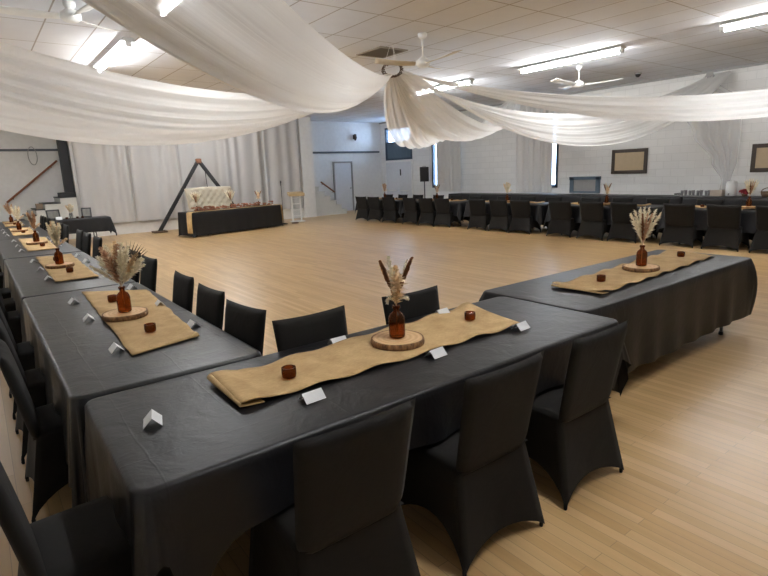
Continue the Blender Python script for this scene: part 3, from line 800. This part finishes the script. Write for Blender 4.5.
def make_card():
    bm = bmesh.new()
    grid(bm, lambda u, v: ((u-.5)*.1, -.036+.072*v, .002+.038*(1-abs(2*v-1))), 1, 2)
    o = link_mesh('place_card', bm, 'card_white', smooth=False)
    md = o.modifiers.new('thick', 'SOLIDIFY'); md.thickness = .0015
    return tag(o, '', 'place card')
PROTO = {}
def put(kind, maker, loc, rz, label, group, scale=None):
    if kind not in PROTO:
        o = PROTO[kind] = maker(); o.location = loc; o.rotation_euler = (0, 0, rz); o['label'] = label; o['group'] = group
        if scale: o.scale = scale
        return o
    return dup(PROTO[kind], loc, rz, label, group, scale)
Z1 = T+.012
def centrepiece(x, y, where, maker, key, kind_words, cards=(), votives=(), rz=0., seed=1, card_rz=0., sl_rot=0., z=Z1):
    put('slice%d' % seed, lambda: make_slice(seed), (x, y, z), sl_rot, 'round bark-edged wood slice under the bottle on '+where, 'wood slices under the bottles')
    put('bottle', make_bottle, (x, y, z+.036), 0, 'amber glass bottle of dried stems on '+where, 'amber bottles on the tables')
    put(key, maker, (x, y, z+.036), rz, kind_words+' on '+where, 'dried bouquets in amber bottles')
    for (vx, vy, w) in votives: put('votive', make_votive, (vx, vy, z+.003), 0, 'small amber votive cup '+w+' on '+where, 'amber votive cups')
    for (px, py, r, w) in cards: put('card', make_card, (px, py, T+.003), r, 'white folded place card '+w+' '+where, 'white place cards')

# ---- the two front tables
GT, GC, GR = 'folding tables of the banquet', 'black tablecloths', 'burlap table runners'
folding_table('near folding table under a black cloth, filling the foreground', 1.685, 2.18, 2.8, .92, GT, inset=.62)
tablecloth('black cloth over the foreground table, with the single card at its left end', .256, 3.12, 1.69, 2.66, (.245, .5, .245, .6), GC, 1, fold=.012, cone=.06, lowc=True)
folding_table('folding table at right front, its leg showing below the black cloth', 4.57, 2.41, 2.8, .88, GT)
tablecloth('black cloth hanging on the right front table beyond the foreground table', 3.13, 6.02, 1.95, 2.88, (.57, .5, .56, .5), GC, 2, fold=.014, cone=.055, cmax=1., bulge=1.)
runner('wide burlap runner lying along the foreground table, left end folded over', [(.77, 2.06), (.78, 2.46), (2.70, 2.60), (2.56, 2.03)], GR, 1, curl=(.035, .012), amp=.011)
runner('burlap runner lying along the right front table', [(3.62, 2.12), (3.59, 2.54), (6.0, 2.70), (5.84, 2.22)], GR, 2, curl=(.02, 0), amp=.013)
centrepiece(1.79, 2.28, 'the foreground table', bouquet_front, 'bq_front', 'dried bouquet with two brown spikes',
    cards=[(.44, 2.19, PI/2-.25, 'standing alone at the left end of'), (1.045, 1.95, .05, 'by the left of the near edge of'), (1.55, 2.53, .0, 'behind the runner, left of the bottle, on'),
           (1.82, 1.99, .08, 'in front of the bottle near the edge of'), (2.41, 2.57, .05, 'behind the runner, right of the bottle, on'), (2.52, 1.995, .08, 'by the right end of the runner on')],
    votives=[(1.08, 2.23, 'left of the bottle'), (2.42, 2.32, 'right of the bottle')], seed=1)
centrepiece(4.70, 2.39, 'the right front table', lambda: bouquet_mixed(3), 'bq_mixed', 'full cream and rose pampas bouquet',
    votives=[(4.01, 2.365, 'left of the bottle'), (5.58, 2.44, 'right of the bottle')], seed=2)
# ---- left row
bq = [(lambda: bouquet_fan(5, 1.9, 12, True, .15, .50), 'bq_fan', 'wide fluffy tan and cream pampas bouquet'), (lambda: bouquet_compact(6), 'bq_comp', 'upright creamy-yellow pampas bouquet'),
      (lambda: bouquet_compact(8, 'pampas_rose', .07, .5), 'bq_rose', 'rosy brown pampas bouquet'), (lambda: bouquet_compact(9, 'pampas_cream', .1, .5), 'bq_cream', 'pale cream pampas bouquet'),
      (lambda: bouquet_compact(10, 'pampas_rose', .12, .48, 7, -.03), 'bq_far', 'drooping pampas bouquet')]
LT = [(2.70, 5.58), (5.62, 8.84), (8.87, 12.08), (12.11, 15.32), (15.35, 18.35)]
SLY = [4.13, 7.29, 10.58, 13.86, 17.0]
for i, (a, b) in enumerate(LT):
    wh = 'the %s table of the left row' % ORD[i]
    folding_table('folding table under black cloth, %s in the left row' % ORD[i], .68, (a+b)/2, b-a-.06, .88, GT, PI/2)
    tablecloth('glossy black cloth on '+wh, .21, 1.16, a, b-.005, (.5, .25, .5, .45), GC, 10+i, 'tablecloth_satin', fold=.016, cone=.05, z=T+(.0 if i % 2 else .003))
    y = SLY[i]
    if i == 0: cc = [(.575, 3.15), (.985, 3.25), (1.12, 5.06), (.65, 5.42)]
    else: cc = [(.53, y-1.1), (.92, y-1.12), (.97, y+1.24), (.56, y+1.31)]
    runner('burlap runner along '+wh, cc, GR, 20+i, curl=(.012, 0))
    sx = [.75, .70, .74, .70, .72][i]
    hf = 'left side of'; rt = 'right side of'
    dy = [(-.79, -.0+.14, .86), (-.82, -.02, .84), (-.95, -.13, .86), (-.95, -.1, .8), (-.9, -.1, .75)][i]
    dyr = [(-.6, .21, 1.12), (-.65, .24, .92), (-.7, .2, .9), (-.7, .2, .9), (-.7, .2, .8)][i]
    nm = ['near end', 'middle', 'far end']
    cards = [(.53-.008*i*4, y+dy[k], PI/2+.25*wob(k+i*3.3), '(%s, left edge) on' % nm[k]) for k in range(3)] + \
            [(1.04-.03*i, y+dyr[k], PI/2+.25*wob(k+i*5.1), '(%s, right edge) on' % nm[k]) for k in range(3)]
    vz = [(sx+.03, y-.56, 'before the wood slice'), (sx+.03, y+.61, 'behind the wood slice')]
    centrepiece(sx, y, wh, bq[i][0], bq[i][1], bq[i][2], cards, vz, seed=3+i % 2, sl_rot=i*1.3)
# ---- chairs on the near tables
GCH = 'black spandex-covered banquet chairs'
for x, w in ((.915, 'nearest foreground chair, leftmost of three along the near edge'), (1.67, 'middle foreground chair of three along the near edge'), (2.39, 'rightmost of three foreground chairs along the near edge')):
    chair(x+.0, 1.63, 0, 'black covered chair, '+w, GCH)
chair(1.50, 2.50, PI+.02, 'black covered chair back behind the foreground table, left of the bottle', GCH)
chair(2.29, 2.51, PI, 'black covered chair back behind the foreground table, right of the bottle', GCH)
chair(.13, 2.06, -PI/2+.06, 'black covered chair cut off at bottom left, facing the table end', GCH)
IN = [3.21, 3.96, 4.74, 6.14, 6.9, 7.6, 9.25, 10.2, 10.95, 12.7, 13.5, 14.2, 15.9, 16.7, 17.4]
for k, y in enumerate(IN):
    chair(1.06+min(.15, (y-3.2)*.045), y, PI/2+(.13 if k == 0 else .03)+.05*wob(k*2.1), 'black covered chair on the dance-floor side of the left row, %s from the near end' % ORD[k], GCH)
OUT = [3.30, 4.08, 4.9, 6.3, 7.1, 7.9, 9.5, 10.3, 11.1, 12.8, 13.6, 14.4, 16.0, 16.8]
for k, y in enumerate(OUT):
    chair(.235, y, -PI/2+.05*wob(k*3.7+1), 'black covered chair on the outer side of the left row, %s from the near end' % ORD[k], GCH)
# ---- right row of tables
RC = [4.12, 6.93, 9.75, 12.6, 15.35]
rb = [(lambda: bouquet_mixed(13), 'bq_mixed', 'light tan pampas bouquet'), (lambda: None, 'bq_front', 'thin spiky dried bouquet'), (lambda: None, 'bq_comp', 'creamy-yellow pampas bouquet'), (lambda: None, 'bq_front', 'spiky tan dried bouquet'), (lambda: None, 'bq_rose', 'rosy brown pampas bouquet')]
NEARY = [[3.35, 4.16, 4.97], [6.12, 6.88, 7.72], [8.9, 9.61, 10.38], [11.8, 12.52, 13.3], [14.4, 15.25, 16.0]]
for i, y in enumerate(RC):
    wh = 'the %s table of the right row' % ORD[i]
    folding_table('folding table under black cloth, %s in the right row' % ORD[i], 11.82, y, 2.5, .86, GT, PI/2)
    tablecloth('black cloth on '+wh, 11.36, 12.28, y-1.3, y+1.3, (.4, .4, .4, .4), GC, 30+i, fold=.014, cone=.08)
    runner('burlap runner along '+wh, [(11.62, y-.95), (12.02, y-.95), (12.02, y+.95), (11.62, y+.95)], GR, 40+i, curl=(.02, .02), amp=.012)
    cards = [(11.44, y+d, PI/2, '(%s, near edge) on' % n) for d, n in ((-.75, 'near end'), (.35, 'middle'), (.9, 'far end'))]
    centrepiece(11.82, y-(.0 if i else .12)+(.15 if i > 1 else 0), wh, rb[i][0], rb[i][1], rb[i][2], cards, [(11.8, y-.55, 'before the wood slice'), (11.8, y+.7, 'behind the wood slice')], seed=3+i % 2)
k = 0
for i in range(5):
    for y in NEARY[i]:
        chair(11.34, y, -PI/2+.05*wob(k*1.9+2)+.03*i, 'black covered chair on the dance-floor side of the right row, %s from the near end' % ORD[k], GCH, (1.2, 1.05, .965)); k += 1
k = 0
for i in range(5):
    for d in (-.85, 0, .85):
        chair(12.30, RC[i]+d, PI/2+.05*wob(k*1.9+7), 'black covered chair on the wall side of the right row, %s from the near end' % ORD[k], GCH, (1.1, 1, .965)); k += 1
# ---- buffet tables along the right wall
for i in range(5):
    y = 2.2+2.95*i
    folding_table('folding table against the right wall, %s of five' % ORD[i], 15.3, y, 2.7, .74, GT, PI/2)
    tablecloth('dark cloth reaching the floor of '+'the %s wall table on the right' % ORD[i], 14.93, 15.64, y-1.47, y+1.47, (.73, .73, .73, .73), GC, 50+i, fold=.012, cone=.03, z=T+.02)
ZB = T+.022
t = thing('cup_rack', 'low clear rack on the wall table, left of the white dispenser', 'rack', (15.35, 6.5, ZB))
bm = bmesh.new(); box(bm, -.2, .2, -.42, .42, 0, .02)
for q in (-.42, .42): box(bm, -.2, .2, q-.008, q+.008, .02, .07)
link_mesh('tray', bm, 'cup_plastic', t, smooth=False)
def cup():
    bm = bmesh.new(); lathe(bm, [(.03, 0), (.042, .12), (.04, .12), (.028, .004)], 14, close_top=True); return tag(link_mesh('plastic_cup', bm, 'cup_plastic'), '', 'cup')
for k in range(8):
    put('cup', cup, (15.24+.2*(k % 2), 6.16+.2*(k//2), ZB+.021), 0, 'clear plastic cup in the rack, %s from the white dispenser, %s line' % (ORD[k//2], ('front', 'rear')[k % 2]), 'clear cups in the rack')
tag(link_mesh('carton', (lambda b: (box(b, -.12, .12, -.14, .14, 0, .15), b)[1])(bmesh.new()), 'beige_box', smooth=False, loc=(15.35, 5.93, ZB), bevel=.005), 'beige box between the cup rack and the white dispenser', 'box')
t = thing('drink_dispenser', 'white drink dispenser standing on the wall table at right', 'dispenser', (15.35, 5.62, ZB))
bm = bmesh.new(); lathe(bm, [(.11, 0), (.125, .02), (.125, .32), (.11, .34)], 20); link_mesh('body', bm, 'white_plastic', t)
bm = bmesh.new(); lathe(bm, [(.12, .341), (.12, .365), (.05, .38), (.03, .41)], 20); link_mesh('lid', bm, 'white_plastic', t)
bm = bmesh.new(); tube(bm, [(-.12, 0, .06), (-.17, 0, .06), (-.17, 0, .03)], .012, 8); link_mesh('tap', bm, 'black_plastic', t)
def blossom(bm, c, r, rnd):
    for q in range(14):
        d = Vector((rnd.uniform(-1, 1), rnd.uniform(-1, 1), rnd.uniform(-.2, 1))).normalized()
        u = d.orthogonal().normalized(); w = d.cross(u)
        p = Vector(c)+d*r*.7
        v = [bm.verts.new(x) for x in (Vector(c), p+u*r*.45, p+d*r*.4, p-u*r*.45)]
        bm.faces.new(v)
rnd = random.Random(3)
t = thing('flower_bunch', 'dark red flower bunch on the wall table right of the white dispenser', 'flowers', (15.3, 5.3, ZB))
bm = bmesh.new(); [blossom(bm, (rnd.uniform(-.06, .06), rnd.uniform(-.1, .1), .06+rnd.uniform(0, .09)), .06, rnd) for _ in range(16)]; link_mesh('blossoms', bm, 'red_flower', t)
bm = bmesh.new(); lathe(bm, [(.05, 0), (.06, .04), (.07, .06)], 14); link_mesh('pot', bm, 'bread_brown', t)
t = thing('basket', 'brown basket on the wall table at the right edge', 'basket', (15.3, 4.78, ZB))
bm = bmesh.new(); lathe(bm, [(.13, 0), (.16, .06), (.17, .12), (.15, .12), (.13, .03)], 20); link_mesh('bowl', bm, 'bread_brown', t)
bm = bmesh.new(); tube(bm, [(0, .16*math.cos(a), .11+.1*math.sin(a)) for a in [PI*q/12 for q in range(13)]], .01, 6); link_mesh('handle', bm, 'bread_brown', t)

# ---------------------------------------------------------------- loudspeaker by the double door
t = thing('speaker_stand', 'black tripod stand carrying the loudspeaker by the right wall', 'stand', (15.2, 17.15, 0))
bm = bmesh.new(); tube(bm, [(0, 0, .12), (0, 0, 1.23)], .022, 10); link_mesh('pole', bm, 'black_metal', t)
for q in range(3):
    a = 2*PI*q/3+.3; bm = bmesh.new(); tube(bm, [(0, 0, .45), (.38*math.cos(a), .38*math.sin(a), .015)], .014, 8); link_mesh('leg', bm, 'black_metal', t)
t = thing('loudspeaker', 'black loudspeaker on its stand between double door and curtain', 'speaker', (15.2, 17.15, 1.231), -.72)
bm = bmesh.new(); pr = [(-.19, -.15), (.19, -.15), (.13, .16), (-.13, .16)]
A = [bm.verts.new((x, y, 0)) for x, y in pr]; B = [bm.verts.new((x, y, .6)) for x, y in pr]
bm.faces.new(A[::-1]); bm.faces.new(B)
for q in range(4): bm.faces.new((A[q], A[(q+1) % 4], B[(q+1) % 4], B[q]))
link_mesh('cabinet', bm, 'black_plastic', t, smooth=False, bevel=.02)
bm = bmesh.new(); box(bm, -.165, .165, -.162, -.15, .04, .56); link_mesh('grille', bm, 'black_metal', t, smooth=False, bevel=.01)
bm = bmesh.new(); tube(bm, [(-.07, 0, .6), (-.06, 0, .625), (.06, 0, .625), (.07, 0, .6)], .01, 6); link_mesh('handle', bm, 'black_metal', t)

# ---------------------------------------------------------------- head table group
hx, hy, hr = 6.62, 16.85, .235
folding_table('folding table under the black cloth of the head table before the stage', hx, hy, 2.9, .7, GT, hr)
tablecloth('floor-length black cloth of the head table before the stage', -1.68, 1.68, -.42, .42, (.70, .70, .70, .70), GC, 60, fold=.008, cone=.03, loc=(hx, hy), rz=hr)
Mh = Matrix.Translation((hx, hy, 0)) @ Matrix.Rotation(hr, 4, 'Z')
def hp(x, y, z=T): return Mh @ Vector((x, y, z))
def hrun():
    bm = bmesh.new(); pts = []
    prof = [(-1.735, .12), (-1.73, .4), (-1.71, T-.02), (-1.66, T+.006)]+[(-1.5+.2*k, T+.007+.004*math.sin(k*2)) for k in range(16)]+[(1.66, T+.006), (1.71, T-.02), (1.73, .4), (1.735, .2)]
    n = len(prof)
    grid(bm, lambda u, v: (prof[min(n-1, int(round(u*(n-1))))][0], -.435+.28*v+.012*wob(u*9, v), prof[min(n-1, int(round(u*(n-1))))][1]), n-1, 8)
    o = link_mesh('table_runner', bm, 'burlap', None, True, (hx, hy, 0), hr)
    md = o.modifiers.new('thick', 'SOLIDIFY'); md.thickness = .003; md.offset = 1
    tag(o, 'burlap runner along the head table with ends hanging at its sides', 'table runner', GR)
hrun()
rnd = random.Random(11)
t = thing('flower_garland', 'rust and blush flower garland along the top of the head table', 'garland', hp(0, 0), hr)
bm = bmesh.new()
for q in range(120):
    x = rnd.uniform(-1.5, 1.5); blossom(bm, (x, -.22+.08*rnd.uniform(-1, 1)+.05*math.sin(x*4), .03+.09*rnd.random()), .045, rnd)
link_mesh('blossoms', bm, 'rust_flower', t)
bm = bmesh.new(); tube(bm, [(-1.45+.1*q, -.2+.05*math.sin((-1.45+.1*q)*4), .022) for q in range(30)], .011, 6); link_mesh('vine', bm, 'twig_brown', t)
for q, (x, w) in enumerate(((-1.22, 'left end'), (.02, 'middle'), (1.12, 'right end'))):
    p = hp(x, .05, T+.012)
    put('bottle', make_bottle, p, 0, 'amber bottle at the %s of the head table' % w, 'amber bottles on the tables', (.8, .8, .8))
    put(('bq_mixed', 'bq_mixed', 'bq_front')[q], None, p, 0, 'dried bouquet at the %s of the head table' % w, 'dried bouquets in amber bottles', (1.25, 1.25, 1.1))
# loveseat
t = thing('loveseat', 'cream tufted loveseat behind the head table', 'loveseat', (6.45, 17.98, 0), hr)
bm = bmesh.new()
def lback(s, tt, side):
    u = (tt+1)/2; z = .42+.98*u; w = .80+.10*u
    th = .07*max(0, 1-abs(s)**8)**.5*max(0, 1-abs(tt)**8)**.5
    tf = 0
    if side < 0 and abs(s) < .95 and abs(tt) < .95: tf = .02*(math.cos(s*w*26)*math.cos(z*26))
    return (s*w, .12+.1*u+side*th-tf*side*-1*(-1), z+.03*(1-s*s)*(u > .8))
pillow(bm, lback, 60, 40); link_mesh('backrest', bm, 'cream_upholstery', t)
bm = bmesh.new(); pillow(bm, lambda s, tt, sd: (s*.78, -.22+.36*tt, .38+sd*.08*max(0, 1-abs(s)**8)**.5*max(0, 1-abs(tt)**8)**.5), 20, 14); link_mesh('seat', bm, 'cream_upholstery', t)
for s in (-1, 1):
    bm = bmesh.new(); tube(bm, [(s*.82, .2, .66), (s*.84, -.1, .62), (s*.84, -.5, .6)], .07, 12); box(bm, s*.82-.05, s*.82+.05, -.5, .2, .25, .6); link_mesh('arm', bm, 'cream_upholstery', t)
for x in (-.74, .74):
    for y in (-.48, .12): bm = bmesh.new(); tube(bm, [(x, y, .3), (x*1.03, y, 0.001)], [.03, .02], 10); link_mesh('leg', bm, 'black_timber', t)
bm = bmesh.new(); box(bm, -.8, .8, -.54, .2, .25, .32); link_mesh('rail', bm, 'cream_upholstery', t, smooth=False)
# triangle arch
t = thing('triangle_arch', 'black timber triangle arch standing behind the loveseat', 'arch', (6.35, 18.75, 0))
ap = Vector((0, 0, 2.32)); Lf = Vector((-1.55, 0, .03)); Rf = Vector((1.55, 0, .03))
bm = bmesh.new(); bar(bm, Lf, ap, .11, .09, (0, 1, 0)); link_mesh('timber_leg', bm, 'black_timber', t, smooth=False, bevel=.008)
bm = bmesh.new(); bar(bm, Rf, ap, .11, .09, (0, 1, 0)); link_mesh('timber_leg', bm, 'black_timber', t, smooth=False, bevel=.008)
bm = bmesh.new(); box(bm, -.09, .09, -.07, .07, 2.22, 2.38); link_mesh('apex_wrap', bm, 'copper_fabric', t, smooth=False, bevel=.03)
for s in (-1, 1): bm = bmesh.new(); box(bm, s*1.55-.22, s*1.55+.22, -.18, .18, .001, .06); link_mesh('base_weight', bm, 'twig_brown', t, smooth=False, bevel=.02)
bm = bmesh.new(); tube(bm, [(.18, -.02, 2.12), (.19, -.02, 1.75), (.21, -.02, 1.3)], .012, 6); link_mesh('hanging_cord', bm, 'black_metal', t)
# microphone stand and lectern
t = thing('microphone_stand', 'thin black microphone stand beside the head table', 'microphone stand', (8.72, 17.45, 0))
bm = bmesh.new(); lathe(bm, [(.14, .001), (.14, .02), (.03, .05)], 16); link_mesh('base', bm, 'black_metal', t)
bm = bmesh.new(); tube(bm, [(0, 0, .04), (0, 0, 1.38)], .011, 8); link_mesh('pole', bm, 'black_metal', t)
bm = bmesh.new(); lathe(bm, [(.016, 1.36), (.016, 1.44), (.026, 1.47), (.022, 1.52), (.008, 1.53)], 12); link_mesh('microphone', bm, 'black_plastic', t)
t = thing('cable_coil', 'small dark coil of cable on the floor beside the microphone stand', 'cable', (9.1, 17.3, 0))
bm = bmesh.new(); tube(bm, [((.1+.02*math.sin(a*.37))*math.cos(a), (.1+.02*math.sin(a*.37))*math.sin(a), .012+.002*a/2) for a in [q*PI/8 for q in range(60)]], .011, 6); link_mesh('coil', bm, 'twig_brown', t)
t = thing('lectern', 'clear lectern with tan slanted top right of the microphone', 'lectern', (9.55, 17.95, 0), -.3)
bm = bmesh.new(); v = box(bm, -.29, .29, -.2, .2, 1.0, 1.1)
for q in (0, 1, 4, 5): v[q].co.z -= .06
link_mesh('reading_top', bm, 'tan_wood', t, smooth=False, bevel=.01)
for s in (-1, 1): bm = bmesh.new(); bar(bm, (s*.16, .05, .03), (s*.16, .05, 1.0), .05, .05); link_mesh('upright', bm, 'white_metal', t, smooth=False)
bm = bmesh.new(); box(bm, -.13, .13, .045, .055, .1, .98); link_mesh('clear_panel', bm, 'clear_glass', t, smooth=False)
for q in range(4): bm = bmesh.new(); box(bm, -.135, .135, .02, .08, .2+.22*q, .23+.22*q); link_mesh('crossbar', bm, 'white_metal', t, smooth=False)
bm = bmesh.new(); box(bm, -.26, .26, -.18, .18, .001, .03); link_mesh('base', bm, 'white_metal', t, smooth=False, bevel=.01)

# ---------------------------------------------------------------- memory table by the left stairs
folding_table('folding table under black cloth at the foot of the left steps', 2.28, 17.55, 1.45, .66, GT, -.02)
tablecloth('black cloth on the small table with picture frames at the left steps', -.83, .83, -.38, .38, (.4, .42, .4, .4), GC, 70, fold=.012, cone=.1, loc=(2.28, 17.55), rz=-.02)
def photo_frame(label, x, y, rz, w, h):
    t = thing('photo_frame', label, 'picture frame', (x, y, T+.003), rz, 'photo frames on the small table')
    M_ = Matrix.Rotation(-.25, 4, 'X'); bm = bmesh.new(); f = .035
    for (a, b, c, d) in ((-w/2, -w/2+f, 0, h), (w/2-f, w/2, 0, h), (-w/2+f, w/2-f, 0, f), (-w/2+f, w/2-f, h-f, h)): box(bm, a, b, -.01, .01, c, d)
    bmesh.ops.transform(bm, matrix=M_, verts=bm.verts[:]); link_mesh('frame', bm, 'black_timber', t, smooth=False)
    bm = bmesh.new(); box(bm, -w/2+f, w/2-f, -.003, .004, f, h-f); bmesh.ops.transform(bm, matrix=M_, verts=bm.verts[:]); link_mesh('photo', bm, 'photo_print', t, smooth=False)
    bm = bmesh.new(); bar(bm, (0, .04, h*.55), (0, .2, .004), .05, .006); link_mesh('easel_back', bm, 'black_timber', t, smooth=False)
photo_frame('dark photo frame at the left of the small table by the steps', 1.74, 17.6, .15, .34, .28)
photo_frame('dark photo frame at the right of the small table by the steps', 2.56, 17.62, -.2, .26, .28)
bm = bmesh.new(); lathe(bm, [(.04, 0), (.05, .02), (.055, .09), (.04, .13), (.045, .15), (.038, .15), (.03, .02)], 18)
tag(link_mesh('vase', bm, 'clear_glass', loc=(2.16, 17.6, T+.002)), 'clear glass vase between the two photo frames', 'vase')
put('bq_comp', None, (2.16, 17.6, T+.006), 1.2, 'tan dried bouquet in the vase between the photo frames', 'dried bouquets in amber bottles', (1.1, 1.1, .8))
for q, (x, y, w) in enumerate(((2.3, 17.5, 'right of the vase'), (2.03, 17.45, 'left of the vase'), (2.42, 17.45, 'before the right photo frame'))):
    put('votive', make_votive, (x, y, T+.003), 0, 'small candle cup %s on the small table by the steps' % w, 'amber votive cups')
put('card', make_card, (1.83, 17.38, T+.003), .1, 'white folded card before the left photo frame', 'white place cards', (1.5, 1.5, 2.))

# ---------------------------------------------------------------- world, camera, exposure
w = bpy.data.worlds.new('World'); S.world = w; w.use_nodes = True
bg = w.node_tree.nodes['Background']; bg.inputs[0].default_value = (.46, .63, .92, 1); bg.inputs[1].default_value = 7.
cam = bpy.data.cameras.new('camera'); co = bpy.data.objects.new('camera', cam); COL.objects.link(co)
cam.sensor_width = 36; cam.lens = 36*534/768; cam.clip_start = .02
R_ = ((0.79445686, 0.15882909, -0.58618395), (-0.60611538, 0.14658066, -0.78175332), (-0.03824193, 0.9763644, 0.21272076))
M = Matrix(R_).to_4x4(); M.translation = (0, 0, 1.70); co.matrix_world = M
S.camera = co
S.view_settings.view_transform = 'Standard'; S.view_settings.look = 'None'; S.view_settings.gamma = 1.; S.view_settings.use_curve_mapping = False
S.view_settings.exposure = 1.45
